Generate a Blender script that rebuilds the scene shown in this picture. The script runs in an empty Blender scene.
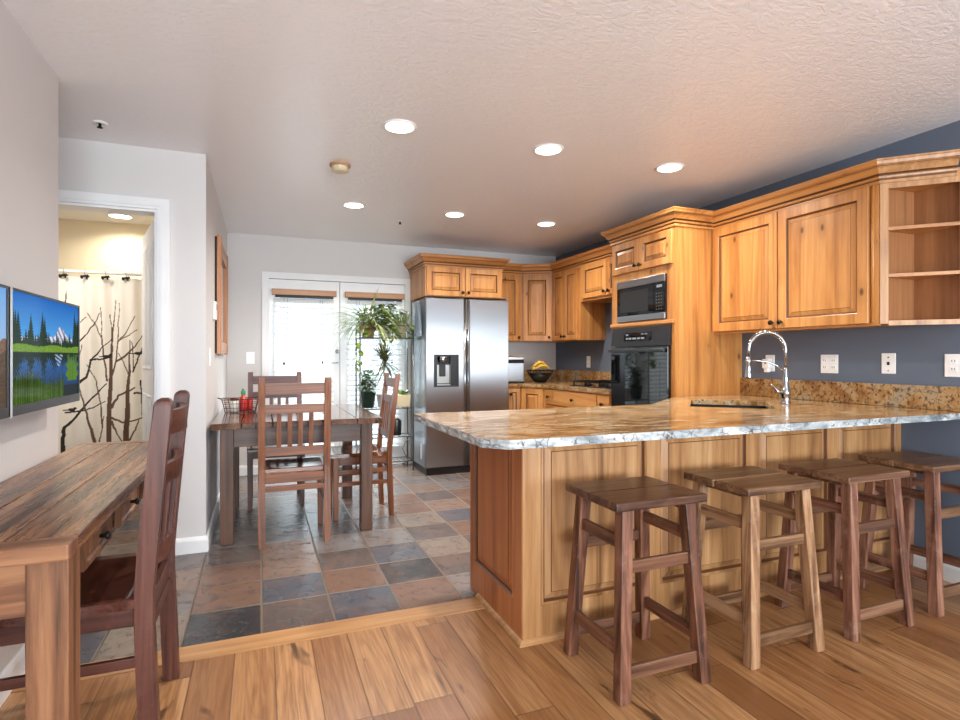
import bpy, bmesh, math, random
from mathutils import Vector, Matrix
random.seed(7)
SC = bpy.context.scene
COL = SC.collection
PI = math.pi

# ------------------------------------------------------------------ camera, world, exposure
TH = math.atan((480 - 261) / 555.0)
cd = bpy.data.cameras.new('camera')
cam = bpy.data.objects.new('camera', cd); COL.objects.link(cam)
cd.sensor_width = 36.0; cd.lens = 555.0 / 960 * 36; cd.shift_y = -3.0 / 960
cd.clip_start = 0.05; cd.clip_end = 200
cam.location = (0, 0, 1.2); cam.rotation_euler = (PI / 2, 0, -TH)
SC.camera = cam

SC.view_settings.view_transform = 'Standard'
SC.view_settings.look = 'None'
SC.view_settings.gamma = 1
SC.view_settings.use_curve_mapping = False
SC.view_settings.exposure = 0.22
SC.cycles.use_denoising = True
SC.cycles.max_bounces = 8
SC.cycles.diffuse_bounces = 5
SC.cycles.glossy_bounces = 4
SC.cycles.transmission_bounces = 6
SC.cycles.transparent_max_bounces = 8
SC.cycles.caustics_reflective = False
SC.cycles.caustics_refractive = False
SC.cycles.sample_clamp_indirect = 6

SKY_STRENGTH = 1.5
world = bpy.data.worlds.new('world'); SC.world = world
world.use_nodes = True
bg = world.node_tree.nodes['Background']
bg.inputs[0].default_value = (0.86, 0.94, 1.0, 1)
bg.inputs[1].default_value = SKY_STRENGTH

def area_light(name, loc, direction, sx, sy, power, color, portal=False, spread=PI):
    l = bpy.data.lights.new(name, 'AREA'); l.shape = 'RECTANGLE'; l.size = sx; l.size_y = sy
    l.energy = power; l.color = color; l.spread = spread
    o = bpy.data.objects.new(name, l); COL.objects.link(o)
    o.location = loc
    o.rotation_euler = Vector(direction).to_track_quat('-Z', 'Y').to_euler()
    if portal: l.cycles.is_portal = True
    return o

# daylight entering by the room's big windows behind the camera, and by the french doors
WIN_P, DOOR_P = 345.0, 900.0
area_light('daylight_rear', (1.25, -3.14, 1.25), (0, 1, 0.30), 3.9, 1.52, WIN_P, (0.84, 0.93, 1.0))
area_light('daylight_french_door', (0.78, 7.5, 3.1), (0, -1, -0.85), 2.4, 1.8, DOOR_P, (0.80, 0.91, 1.0))

LAMP_W = 16.0
LAMP_COL = (1.0, 0.94, 0.87)

# ------------------------------------------------------------------ key dimensions
W = 3.43      # right wall
B = 6.11      # back wall
C = 2.45      # ceiling
L = -0.845    # left wall face
HX = -0.316   # hall wall face
BW = 3.81     # bathroom wall face
REAR = -3.2

# ------------------------------------------------------------------ node helper
class NT:
    def __init__(s, name):
        s.m = bpy.data.materials.new(name); s.m.use_nodes = True
        s.t = s.m.node_tree
        s.b = s.t.nodes['Principled BSDF']
    def n(s, typ, ins=None, **props):
        nd = s.t.nodes.new('ShaderNode' + typ)
        for k, v in props.items(): setattr(nd, k, v)
        if ins:
            for k, v in ins.items(): s.set(nd.inputs[k], v)
        return nd
    def set(s, sock, v):
        if isinstance(v, bpy.types.NodeSocket): s.t.links.new(v, sock)
        else:
            if sock.type == 'RGBA' and len(v) == 3: v = (*v, 1)
            sock.default_value = v
    def math(s, op, a, b=0.0, c=None):
        ins = {0: a, 1: b}
        if c is not None: ins[2] = c
        return s.n('Math', ins, operation=op).outputs[0]
    def ramp(s, fac, stops, interp='LINEAR'):
        nd = s.n('ValToRGB', {0: fac}); cr = nd.color_ramp; cr.interpolation = interp
        while len(cr.elements) > 1: cr.elements.remove(cr.elements[-1])
        cr.elements[0].position = stops[0][0]; cr.elements[0].color = (*stops[0][1], 1)
        for p, c in stops[1:]:
            e = cr.elements.new(p); e.color = (*c, 1)
        return nd.outputs[0]
    def mix(s, fac, a, b, blend='MIX'):
        nd = s.n('Mix', data_type='RGBA', blend_type=blend)
        s.set(nd.inputs[0], fac); s.set(nd.inputs[6], a); s.set(nd.inputs[7], b)
        return nd.outputs[2]
    def coords(s, scale=(1, 1, 1), rnd=True):
        tc = s.n('TexCoord').outputs['Object']
        if rnd:
            r = s.n('ObjectInfo').outputs['Random']
            off = s.n('CombineXYZ', {0: s.math('MULTIPLY', r, 37.0), 1: s.math('MULTIPLY', r, 91.0), 2: s.math('MULTIPLY', r, 53.0)}).outputs[0]
            tc = s.n('VectorMath', {0: tc, 1: off}, operation='ADD').outputs[0]
        return s.n('VectorMath', {0: tc, 1: scale}, operation='MULTIPLY').outputs[0]
    def noise(s, vec, scale=5.0, detail=4.0, rough=0.5, dist=0.0):
        return s.n('TexNoise', {'Vector': vec, 'Scale': scale, 'Detail': detail, 'Roughness': rough, 'Distortion': dist}).outputs[0]
    def bump(s, h, strength=0.2, dist=0.01):
        return s.n('Bump', {'Height': h, 'Strength': strength, 'Distance': dist}).outputs[0]
    def fin(s, color=None, rough=None, metal=None, normal=None, **kw):
        if color is not None: s.set(s.b.inputs['Base Color'], color)
        if rough is not None: s.set(s.b.inputs['Roughness'], rough)
        if metal is not None: s.set(s.b.inputs['Metallic'], metal)
        if normal is not None: s.set(s.b.inputs['Normal'], normal)
        for k, v in kw.items(): s.set(s.b.inputs[k], v)
        return s.m

def srgb(r, g, b):
    f = lambda c: (c / 255 / 12.92) if c <= 10 else ((c / 255 + 0.055) / 1.055) ** 2.4
    return (f(r), f(g), f(b))

def plain(name, col, rough=0.5, metal=0.0, var=0.06, scale=8.0, **kw):
    t = NT(name)
    v = t.coords()
    f = t.noise(v, scale, 3)
    c2 = tuple(max(0, c * (1 - var * 2)) for c in col)
    return t.fin(t.mix(f, c2, tuple(min(1, c * (1 + var)) for c in col)), rough, metal, **kw)

def paint(name, col, bump=0.05, rough=0.55):
    t = NT(name); v = t.coords(rnd=False)
    f = t.noise(v, 220, 2)
    big = t.noise(v, 1.3, 2)
    c = t.mix(big, tuple(x * 0.97 for x in col), col)
    return t.fin(c, rough, 0, t.bump(f, bump, 0.002))

def wood(name, dark, mid, light, axis='Z', rough=0.4, scale=1.0, knots=0.0, contrast=1.0, bump=0.06, wear=None, spec=0.5):
    t = NT(name)
    st = {'X': (0.9, 20, 20), 'Y': (20, 0.9, 20), 'Z': (20, 20, 0.9)}[axis]
    st = tuple(q * scale for q in st)
    v = t.coords(st)
    n1 = t.noise(v, 1.0, 5, 0.55, 0.6)
    fine = t.noise(t.n('VectorMath', {0: v, 1: (5, 5, 5)}, operation='MULTIPLY').outputs[0], 1.0, 3, 0.6)
    f = t.math('ADD', t.math('MULTIPLY', n1, 0.8), t.math('MULTIPLY', fine, 0.2))
    low = t.noise(t.n('VectorMath', {0: v, 1: (0.38, 0.38, 0.38)}, operation='MULTIPLY').outputs[0], 1.0, 2, 0.4, 0.4)
    ring = t.math('SINE', t.math('MULTIPLY', low, 70.0))
    pore = t.noise(t.n('VectorMath', {0: v, 1: (16, 16, 16)}, operation='MULTIPLY').outputs[0], 1.0, 2, 0.7)
    f = t.math('ADD', f, t.math('MULTIPLY', ring, 0.045))
    f = t.math('ADD', f, t.math('MULTIPLY', t.math('SUBTRACT', pore, 0.5), 0.16))
    lo = 0.5 - 0.2 / contrast; hi = 0.5 + 0.2 / contrast
    c = t.ramp(f, [(lo, dark), (0.5, mid), (hi, light)])
    blotch = t.noise(t.coords((3.0, 3.0, 3.0)), 1.0, 2)
    c = t.mix(t.math('MULTIPLY', blotch, 0.25), c, mid)
    if knots:
        kv = {'X': (2.6, 5, 5), 'Y': (5, 2.6, 5), 'Z': (5, 5, 2.6)}[axis]
        k = t.n('TexVoronoi', {'Vector': t.coords(kv), 'Scale': 1.3}).outputs['Distance']
        km = t.ramp(k, [(0.0, (1, 1, 1)), (0.05, (0.85,) * 3), (0.09, (0, 0, 0))])
        kh = t.ramp(k, [(0.05, (1, 1, 1)), (0.3, (0, 0, 0))])
        c = t.mix(t.math('MULTIPLY', kh, 0.35 * knots), c, dark)
        c = t.mix(t.math('MULTIPLY', km, 0.8 * knots), c, tuple(x * 0.22 for x in dark))
    if wear:
        wv = t.noise(t.coords((9, 9, 9)), 1.0, 5, 0.7)
        wm = t.ramp(wv, [(0.55, (0, 0, 0)), (0.72, (1, 1, 1))])
        c = t.mix(t.math('MULTIPLY', wm, 0.55), c, wear)
    r = t.math('ADD', rough - 0.06, t.math('MULTIPLY', fine, 0.12))
    return t.fin(c, r, 0, t.bump(f, bump, 0.004), **{'Specular IOR Level': spec})

# ------------------------------------------------------------------ materials
M = {}
M['wall'] = paint('wall_paint_pale', srgb(212, 208, 206))
M['slate_wall'] = paint('wall_paint_slate', srgb(94, 104, 119))
M['ext_backdrop_floor'] = plain('grey_backdrop_floor', srgb(150, 146, 142), 0.7)
M['ext_backdrop'] = plain('grey_backdrop_paint', srgb(140, 150, 158), 0.7)
M['white'] = plain('white_trim_paint', srgb(236, 236, 236), 0.4, var=0.02)
M['white_gloss'] = plain('white_plastic', srgb(238, 238, 236), 0.3, var=0.01)
M['cream'] = paint('bathroom_paint_cream', srgb(232, 219, 190))

def ceiling_mat():
    t = NT('ceiling_knockdown'); v = t.coords(rnd=False)
    w1 = t.noise(t.n('VectorMath', {0: v, 1: (17, 30, 1)}, operation='MULTIPLY').outputs[0], 1.0, 4, 0.6, 1.2)
    h = t.ramp(w1, [(0.44, (0, 0, 0)), (0.52, (0.75,) * 3), (0.7, (1, 1, 1))])
    f2 = t.noise(v, 70, 3)
    hh = t.math('ADD', h, t.math('MULTIPLY', f2, 0.15))
    return t.fin(srgb(243, 242, 244), 0.30, 0, t.bump(hh, 0.24, 0.006), **{'Specular IOR Level': 0.85})
M['ceiling'] = ceiling_mat()

ALD = (srgb(132, 78, 34), srgb(190, 130, 70), srgb(214, 162, 98))
M['alder'] = wood('knotty_alder', *ALD, 'Z', 0.36, 0.6, 1.0, 0.82)
M['alder_x'] = wood('knotty_alder_rail', *ALD, 'X', 0.36, 0.6, 0.5, 0.82)
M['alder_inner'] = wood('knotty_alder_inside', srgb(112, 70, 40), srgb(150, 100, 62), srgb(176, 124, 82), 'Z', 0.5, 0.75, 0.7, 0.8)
M['glaze'] = plain('dark_brown_glaze', srgb(104, 62, 30), 0.5, var=0.2)
M['alder_daylit'] = wood('knotty_alder_daylit', srgb(104, 66, 36), srgb(170, 122, 76), srgb(202, 158, 110), 'Z', 0.4, 0.6, 1.0, 0.9)  # copy of the alder with the bar front's daylight put into its colour
M['alder_shaded'] = wood('knotty_alder_shaded', srgb(140, 78, 42), srgb(184, 116, 68), srgb(204, 142, 92), 'Z', 0.36, 0.75, 0.7, 0.8)  # same alder again, the shade on the bar end put into its colour

RW = (srgb(46, 24, 16), srgb(98, 58, 40), srgb(136, 90, 64))
M['stool_a'] = wood('dark_red_brown_wood', srgb(42, 22, 14), srgb(104, 64, 46), srgb(150, 102, 78), 'Z', 0.42, 1.2, 0.15, 1.4, 0.12, srgb(150, 112, 94))
M['stool_a_y'] = wood('dark_red_brown_wood_side', srgb(50, 27, 18), srgb(108, 68, 50), srgb(146, 100, 76), 'Y', 0.42, 1.2, 0.15, 1.4, 0.12, srgb(150, 112, 94))
M['stool_a_x'] = wood('dark_red_brown_wood_plank', srgb(44, 26, 19), srgb(92, 60, 44), srgb(126, 88, 66), 'X', 0.3, 1.2, 0.2, 1.4, 0.12, srgb(120, 84, 66))
M['stool_b'] = wood('weathered_tan_wood', srgb(80, 52, 32), srgb(146, 106, 74), srgb(186, 148, 110), 'Z', 0.5, 1.2, 0.15, 1.4, 0.12, srgb(178, 150, 124))
M['stool_b_y'] = wood('weathered_tan_wood_side', srgb(80, 52, 32), srgb(146, 106, 74), srgb(186, 148, 110), 'Y', 0.5, 1.2, 0.15, 1.4, 0.12, srgb(178, 150, 124))
M['stool_b_x'] = wood('weathered_tan_wood_plank', srgb(60, 38, 24), srgb(110, 78, 54), srgb(148, 112, 82), 'X', 0.32, 1.2, 0.3, 1.4, 0.12, srgb(128, 96, 72))
M['stool_c'] = wood('red_brown_wood', srgb(58, 31, 21), srgb(120, 78, 60), srgb(158, 114, 90), 'Z', 0.45, 1.2, 0.15, 1.4, 0.12, srgb(166, 130, 110))
M['stool_c_y'] = wood('red_brown_wood_side', srgb(58, 31, 21), srgb(120, 78, 60), srgb(158, 114, 90), 'Y', 0.45, 1.2, 0.15, 1.4, 0.12, srgb(166, 130, 110))
M['stool_c_x'] = wood('red_brown_wood_plank', srgb(54, 32, 22), srgb(108, 74, 54), srgb(144, 108, 82), 'X', 0.32, 1.2, 0.3, 1.4, 0.12, srgb(130, 98, 76))

M['chair'] = wood('reddish_chair_wood', srgb(62, 30, 12), srgb(118, 66, 32), srgb(148, 90, 50), 'Z', 0.36, 1.2, 0.1, 1.0, 0.06)
M['chair_y'] = wood('reddish_chair_wood_side', srgb(62, 30, 12), srgb(118, 66, 32), srgb(148, 90, 50), 'Y', 0.36, 1.2, 0.1, 1.0, 0.06)
M['chair_x'] = wood('reddish_chair_wood_rail', srgb(60, 30, 12), srgb(112, 63, 32), srgb(142, 86, 48), 'X', 0.42, 1.2, 0.1, 1.0, 0.06)
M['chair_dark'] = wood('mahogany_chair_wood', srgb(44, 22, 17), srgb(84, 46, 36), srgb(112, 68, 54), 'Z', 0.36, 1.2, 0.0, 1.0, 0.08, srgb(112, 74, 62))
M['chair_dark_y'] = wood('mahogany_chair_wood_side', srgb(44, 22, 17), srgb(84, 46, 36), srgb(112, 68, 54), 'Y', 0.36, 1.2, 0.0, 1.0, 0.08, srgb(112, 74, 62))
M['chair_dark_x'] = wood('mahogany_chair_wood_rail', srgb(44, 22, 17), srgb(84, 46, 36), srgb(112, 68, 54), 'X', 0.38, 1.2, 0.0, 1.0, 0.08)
M['chair_seat'] = wood('polished_chair_seat', srgb(60, 30, 12), srgb(112, 63, 32), srgb(142, 86, 48), 'X', 0.12, 1.2, 0.1, 1.0, 0.008, None, 1.0)
M['chair_dark_seat'] = wood('polished_mahogany_seat', srgb(44, 22, 17), srgb(84, 46, 36), srgb(112, 68, 54), 'X', 0.2, 1.2, 0.0, 1.0, 0.02, None, 0.8)
M['table_dark'] = wood('dark_table_wood', srgb(46, 26, 15), srgb(88, 55, 35), srgb(116, 78, 52), 'Z', 0.4, 1.2, 0.3, 1.1, 0.12)
M['table_dark_x'] = wood('dark_table_wood_plank', srgb(48, 28, 18), srgb(90, 58, 40), srgb(122, 86, 60), 'Y', 0.11, 1.2, 0.4, 1.1, 0.006, None, 1.0)
M['table_dark_xx'] = wood('dark_table_wood_apron', srgb(46, 27, 17), srgb(84, 53, 35), srgb(112, 76, 52), 'X', 0.38, 1.2, 0.4, 1.1, 0.10)
M['rustic'] = wood('rustic_console_wood', srgb(66, 38, 22), srgb(122, 80, 52), srgb(158, 112, 78), 'Z', 0.42, 1.0, 0.4, 1.15, 0.14)
M['rustic_y'] = wood('rustic_console_plank', srgb(44, 27, 18), srgb(116, 76, 50), srgb(162, 116, 80), 'Y', 0.28, 1.0, 0.5, 1.5, 0.22, srgb(74, 48, 34))
M['rustic_x'] = wood('rustic_console_end', srgb(58, 34, 20), srgb(118, 76, 50), srgb(156, 110, 76), 'X', 0.34, 1.0, 0.5, 1.1, 0.14)
M['blind_wood'] = wood('honey_valance_wood', srgb(130, 84, 48), srgb(176, 124, 80), srgb(196, 150, 104), 'X', 0.4, 1.0, 0, 1.0)
M['frame_wood'] = wood('red_cedar_wood', srgb(120, 66, 34), srgb(176, 110, 66), srgb(206, 148, 100), 'Z', 0.4, 1.0, 0.6, 1.0)

def granite(name, edge=False):
    t = NT(name); v = t.coords(rnd=False)
    fl = t.noise(t.n('VectorMath', {0: v, 1: (3.0, 9.0, 6.0)}, operation='MULTIPLY').outputs[0], 1.6, 5, 0.6, 1.2)
    if edge:
        base = t.ramp(fl, [(0.35, srgb(120, 128, 132)), (0.5, srgb(176, 182, 184)), (0.62, srgb(210, 212, 208))])
    else:
        base = t.ramp(fl, [(0.30, srgb(92, 62, 36)), (0.42, srgb(152, 112, 68)), (0.52, srgb(186, 150, 104)), (0.60, srgb(182, 162, 130)), (0.72, srgb(206, 194, 168))])
    v1 = t.noise(v, 38, 4, 0.7)
    sp = t.ramp(v1, [(0.36, (1, 1, 1)), (0.43, (0, 0, 0))])
    c = t.mix(t.math('MULTIPLY', sp, 0.85), base, srgb(62, 38, 22) if not edge else srgb(70, 62, 58))
    v2 = t.noise(v, 90, 3, 0.6)
    sp2 = t.ramp(v2, [(0.60, (0, 0, 0)), (0.68, (1, 1, 1))])
    c = t.mix(t.math('MULTIPLY', sp2, 0.5), c, srgb(226, 206, 170))
    v3 = t.n('TexVoronoi', {'Vector': v, 'Scale': 60.0 if not edge else 26.0}, feature='DISTANCE_TO_EDGE').outputs['Distance']
    n3 = t.noise(v, 9, 3)
    vein = t.math('MULTIPLY', t.ramp(v3, [(0.0, (1, 1, 1)), (0.07, (0, 0, 0))]), t.ramp(n3, [(0.48, (0, 0, 0)), (0.6, (1, 1, 1))]))
    c = t.mix(t.math('MULTIPLY', vein, 0.8), c, srgb(34, 24, 18))
    if edge:
        return t.fin(c, 0.38, 0, t.bump(v1, 0.5, 0.006))
    return t.fin(c, 0.14, 0, **{'Specular IOR Level': 0.5})
M['granite'] = granite('gold_granite')
M['granite_edge'] = granite('granite_chiselled_edge', True)

def granite_splash():
    t = NT('granite_splash_stone'); v = t.coords(rnd=False)
    fl = t.noise(v, 4.0, 5, 0.6, 1.5)
    base = t.ramp(fl, [(0.3, srgb(110, 72, 38)), (0.45, srgb(160, 118, 70)), (0.55, srgb(172, 140, 98)), (0.7, srgb(150, 140, 122))])
    sp = t.ramp(t.noise(v, 46, 4, 0.7), [(0.40, (1, 1, 1)), (0.47, (0, 0, 0))])
    c = t.mix(t.math('MULTIPLY', sp, 0.8), base, srgb(60, 38, 22))
    v3 = t.n('TexVoronoi', {'Vector': v, 'Scale': 16.0}, feature='DISTANCE_TO_EDGE').outputs['Distance']
    vein = t.ramp(v3, [(0.0, (1, 1, 1)), (0.05, (0, 0, 0))])
    c = t.mix(t.math('MULTIPLY', vein, 0.45), c, srgb(70, 50, 34))
    return t.fin(c, 0.2)
M['splash'] = granite_splash()

def tiles():
    t = NT('slate_tile_floor')
    S = 0.312
    tc = t.n('TexCoord').outputs['Object']
    sep = t.n('SeparateXYZ', {0: tc})
    u = t.math('DIVIDE', t.math('SUBTRACT', sep.outputs[0], 0.003), S)
    w = t.math('DIVIDE', t.math('SUBTRACT', sep.outputs[1], 2.585), S)
    iu, iw = t.math('FLOOR', u), t.math('FLOOR', w)
    fu, fw = t.math('SUBTRACT', u, iu), t.math('SUBTRACT', w, iw)
    idv = t.n('CombineXYZ', {0: t.math('ADD', iu, 3.3), 1: t.math('ADD', iw, 9.7)}).outputs[0]
    wn = t.n('TexWhiteNoise', {'Vector': idv}, noise_dimensions='3D')
    rnd = wn.outputs['Value']
    base = t.ramp(rnd, [(0.0, srgb(92, 82, 78)), (0.16, srgb(116, 90, 76)), (0.32, srgb(120, 115, 114)), (0.48, srgb(128, 106, 92)),
                        (0.64, srgb(82, 84, 92)), (0.8, srgb(128, 116, 106)), (0.92, srgb(54, 54, 56))], 'CONSTANT')
    off = t.n('VectorMath', {0: tc, 1: t.n('VectorMath', {0: wn.outputs['Color'], 1: (20, 20, 20)}, operation='MULTIPLY').outputs[0]}, operation='ADD').outputs[0]
    n1 = t.noise(off, 5, 5, 0.6, 0.8)
    n2 = t.noise(off, 14, 5, 0.65, 0.5)
    c = t.mix(t.math('MULTIPLY', t.ramp(n1, [(0.45, (0, 0, 0)), (0.62, (1, 1, 1))]), 0.35), base, srgb(124, 94, 76))
    c = t.mix(t.math('MULTIPLY', t.ramp(n2, [(0.52, (0, 0, 0)), (0.66, (1, 1, 1))]), 0.45), c, srgb(60, 61, 68))
    e = t.math('MINIMUM', t.math('MINIMUM', fu, t.math('SUBTRACT', 1.0, fu)), t.math('MINIMUM', fw, t.math('SUBTRACT', 1.0, fw)))
    g = t.ramp(e, [(0.009, (1, 1, 1)), (0.018, (0, 0, 0))])
    ck = t.n('TexVoronoi', {'Vector': t.n('VectorMath', {0: off, 1: t.n('CombineXYZ', {0: t.math('MULTIPLY', n1, 0.25), 1: t.math('MULTIPLY', n2, 0.25), 2: 0.0}).outputs[0]}, operation='ADD').outputs[0], 'Scale': 9.0}, feature='DISTANCE_TO_EDGE').outputs['Distance']
    crack = t.math('MULTIPLY', t.ramp(ck, [(0.0, (1, 1, 1)), (0.035, (0, 0, 0))]), t.ramp(n2, [(0.45, (0, 0, 0)), (0.55, (1, 1, 1))]))
    c = t.mix(t.math('MULTIPLY', crack, 0.5), c, srgb(52, 46, 46))
    c = t.mix(g, c, srgb(112, 98, 82))
    h = t.math('SUBTRACT', t.math('ADD', t.math('MULTIPLY', n1, 0.6), t.math('MULTIPLY', n2, 0.4)), t.math('ADD', t.math('MULTIPLY', g, 0.7), t.math('MULTIPLY', crack, 0.25)))
    n3 = t.noise(off, 40, 4, 0.6)
    h = t.math('ADD', h, t.math('MULTIPLY', n3, 0.12))
    r = t.math('ADD', 0.20, t.math('MULTIPLY', g, 0.4))
    return t.fin(c, r, 0, t.bump(h, 0.55, 0.014), **{'Specular IOR Level': 0.6})
M['tile'] = tiles()

def planks():
    t = NT('hickory_plank_floor')
    PW, PL = 0.148, 1.15
    tc = t.n('TexCoord').outputs['Object']
    sep = t.n('SeparateXYZ', {0: tc})
    u = t.math('DIVIDE', t.math('SUBTRACT', sep.outputs[0], 0.05), PW)
    iu = t.math('FLOOR', u); fu = t.math('SUBTRACT', u, iu)
    r1 = t.n('TexWhiteNoise', {'W': t.math('ADD', iu, 0.37)}, noise_dimensions='1D').outputs['Value']
    w = t.math('ADD', t.math('DIVIDE', sep.outputs[1], PL), t.math('MULTIPLY', r1, 7.0))
    iw = t.math('FLOOR', w); fw = t.math('SUBTRACT', w, iw)
    wn = t.n('TexWhiteNoise', {'Vector': t.n('CombineXYZ', {0: iu, 1: iw, 2: 4.2}).outputs[0]}, noise_dimensions='3D')
    tone = wn.outputs['Value']
    off = t.n('VectorMath', {0: tc, 1: t.n('VectorMath', {0: wn.outputs['Color'], 1: (30, 30, 30)}, operation='MULTIPLY').outputs[0]}, operation='ADD').outputs[0]
    gv = t.n('VectorMath', {0: off, 1: (22, 1.6, 1)}, operation='MULTIPLY').outputs[0]
    n1 = t.noise(gv, 1.0, 4, 0.55, 1.4)
    n2 = t.noise(t.n('VectorMath', {0: off, 1: (120, 4, 1)}, operation='MULTIPLY').outputs[0], 1.0, 3, 0.6)
    base = t.ramp(tone, [(0.0, srgb(134, 90, 54)), (0.3, srgb(172, 122, 76)), (0.6, srgb(194, 146, 98)), (0.85, srgb(150, 98, 58)), (1.0, srgb(212, 170, 122))])
    c = t.mix(t.math('MULTIPLY', t.ramp(n1, [(0.45, (0, 0, 0)), (0.66, (1, 1, 1))]), 0.55), base, srgb(116, 66, 32))
    c = t.mix(t.math('MULTIPLY', t.ramp(n2, [(0.42, (0, 0, 0)), (0.66, (1, 1, 1))]), 0.4), c, srgb(110, 66, 36))
    low = t.noise(t.n('VectorMath', {0: off, 1: (7, 0.55, 1)}, operation='MULTIPLY').outputs[0], 1.0, 2, 0.4, 0.5)
    ring = t.math('SINE', t.math('MULTIPLY', low, 95.0))
    c = t.mix(t.math('MULTIPLY', t.ramp(ring, [(0.0, (0, 0, 0)), (1.0, (1, 1, 1))]), 0.28), c, srgb(128, 78, 42))
    nk = t.noise(t.n('VectorMath', {0: off, 1: (9, 2.6, 1)}, operation='MULTIPLY').outputs[0], 1.0, 3, 0.6, 0.6)
    c = t.mix(t.math('MULTIPLY', t.ramp(nk, [(0.625, (0, 0, 0)), (0.70, (1, 1, 1))]), 0.8), c, srgb(52, 28, 14))
    ex = t.math('MULTIPLY', t.math('MINIMUM', fu, t.math('SUBTRACT', 1.0, fu)), PW)
    ey = t.math('MULTIPLY', t.math('MINIMUM', fw, t.math('SUBTRACT', 1.0, fw)), PL)
    g = t.ramp(t.math('MINIMUM', ex, ey), [(0.0004, (1, 1, 1)), (0.0014, (0, 0, 0))])
    c = t.mix(t.math('MULTIPLY', g, 0.7), c, srgb(60, 34, 18))
    h = t.math('SUBTRACT', t.math('MULTIPLY', n1, 0.4), g)
    r = t.math('ADD', 0.26, t.math('MULTIPLY', n2, 0.12))
    return t.fin(c, r, 0, t.bump(h, 0.15, 0.004))
M['planks'] = planks()
M['threshold'] = wood('oak_threshold', srgb(146, 100, 60), srgb(184, 136, 88), srgb(202, 158, 110), 'X', 0.32, 1.0, 0.2, 1.0)

def steel():
    t = NT('brushed_steel')
    wob = t.noise(t.coords((0.05, 0.05, 3.0)), 1.0, 1)
    tg = t.n('Tangent', direction_type='RADIAL', axis='Z').outputs[0]
    return t.fin(srgb(158, 158, 160), 0.34, 1.0, t.bump(wob, 0.06, 0.02), **{'Anisotropic': 0.98, 'Anisotropic Rotation': 0.0, 'Tangent': tg})
M['steel'] = steel()
M['steel_grey'] = plain('grey_fridge_side', srgb(176, 182, 188), 0.3, 0.7, 0.03)
M['chrome'] = plain('chrome', srgb(176, 178, 180), 0.14, 1.0, 0.01)
M['nickel'] = plain('brushed_nickel', srgb(180, 178, 172), 0.3, 1.0, 0.02)
M['black'] = plain('black_plastic', srgb(24, 24, 26), 0.35, var=0.1)
M['black_glass'] = plain('black_glass', srgb(10, 11, 13), 0.04, var=0.02)
M['iron'] = plain('black_iron', srgb(32, 28, 26), 0.45, 0.6, 0.1)
M['bronze'] = plain('oil_rubbed_bronze', srgb(48, 34, 26), 0.35, 0.7, 0.1)
M['grey_dk'] = plain('dark_grey_panel', srgb(38, 39, 41), 0.3, 0.2, 0.03)
M['rack'] = plain('grey_rack_metal', srgb(124, 122, 118), 0.35, 0.7, 0.05)
M['pot_white'] = plain('white_ceramic', srgb(232, 228, 220), 0.3, var=0.02)
M['pot_cream'] = plain('cream_ceramic', srgb(214, 200, 166), 0.4, var=0.04)
M['pot_terra'] = plain('tan_clay', srgb(178, 140, 104), 0.7, var=0.08)
M['pot_green'] = plain('dark_green_glaze', srgb(40, 66, 54), 0.25, var=0.08)
M['soil'] = plain('potting_soil', srgb(54, 40, 30), 0.95, var=0.3, scale=60)
def leafm(name, a, b, rough=0.4):
    t = NT(name); v = t.coords()
    f = t.noise(v, 22, 3)
    return t.fin(t.mix(t.ramp(f, [(0.4, (0, 0, 0)), (0.6, (1, 1, 1))]), a, b), rough)
M['leaf'] = leafm('pothos_leaf', srgb(58, 88, 34), srgb(132, 152, 66))
M['leaf_pale'] = leafm('spider_leaf', srgb(120, 138, 80), srgb(188, 194, 140))
M['leaf_dark'] = leafm('dracaena_leaf', srgb(52, 62, 36), srgb(104, 104, 62))
M['leaf_bush'] = leafm('bushy_leaf', srgb(48, 76, 42), srgb(120, 146, 92))
M['stem'] = plain('woody_stem', srgb(120, 104, 78), 0.7, var=0.15)
M['red'] = plain('red_plastic', srgb(186, 30, 34), 0.35, var=0.05)
M['green_cap'] = plain('green_plastic', srgb(20, 128, 78), 0.35, var=0.05)
M['sauce'] = plain('orange_red_sauce', srgb(190, 70, 40), 0.2, var=0.05)
M['copper_wire'] = plain('copper_brown_wire', srgb(92, 50, 44), 0.4, 0.6, 0.1)
M['banana'] = leafm('banana_skin', srgb(206, 160, 48), srgb(224, 186, 78), 0.45)
M['blue_cloth'] = plain('pale_blue_cloth', srgb(190, 206, 222), 0.8, var=0.05)
M['paper'] = plain('white_paper', srgb(228, 230, 232), 0.6, var=0.02)
M['screen_bezel'] = plain('silver_bezel', srgb(206, 208, 212), 0.3, 0.5, 0.02)
M['slat'] = plain('white_blind_slat', srgb(240, 240, 238), 0.45, var=0.01)
M['sink'] = plain('dark_composite_sink', srgb(22, 22, 24), 0.3, var=0.1)
M['mirror'] = plain('mirror_glass', srgb(220, 224, 226), 0.02, 1.0, 0.0)

def emis(name, col, strength):
    t = NT(name)
    return t.fin((0, 0, 0), 0.5, 0, **{'Emission Color': col, 'Emission Strength': strength})
M['lens'] = emis('lit_lamp_lens', (1.0, 0.93, 0.82), 9.0)
M['display'] = emis('lit_display', (0.8, 0.85, 0.9), 0.35)

def glass(name):
    t = NT(name)
    t.t.nodes.remove(t.b)
    g = t.n('BsdfGlossy', {'Color': (1, 1, 1), 'Roughness': 0.02})
    tr = t.n('BsdfTransparent', {'Color': (0.94, 0.97, 0.98)})
    mx = t.n('MixShader', {0: 0.07, 1: tr.outputs[0], 2: g.outputs[0]})
    t.t.links.new(mx.outputs[0], t.t.nodes['Material Output'].inputs[0])
    return t.m
M['glass'] = glass('window_glass')

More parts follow.
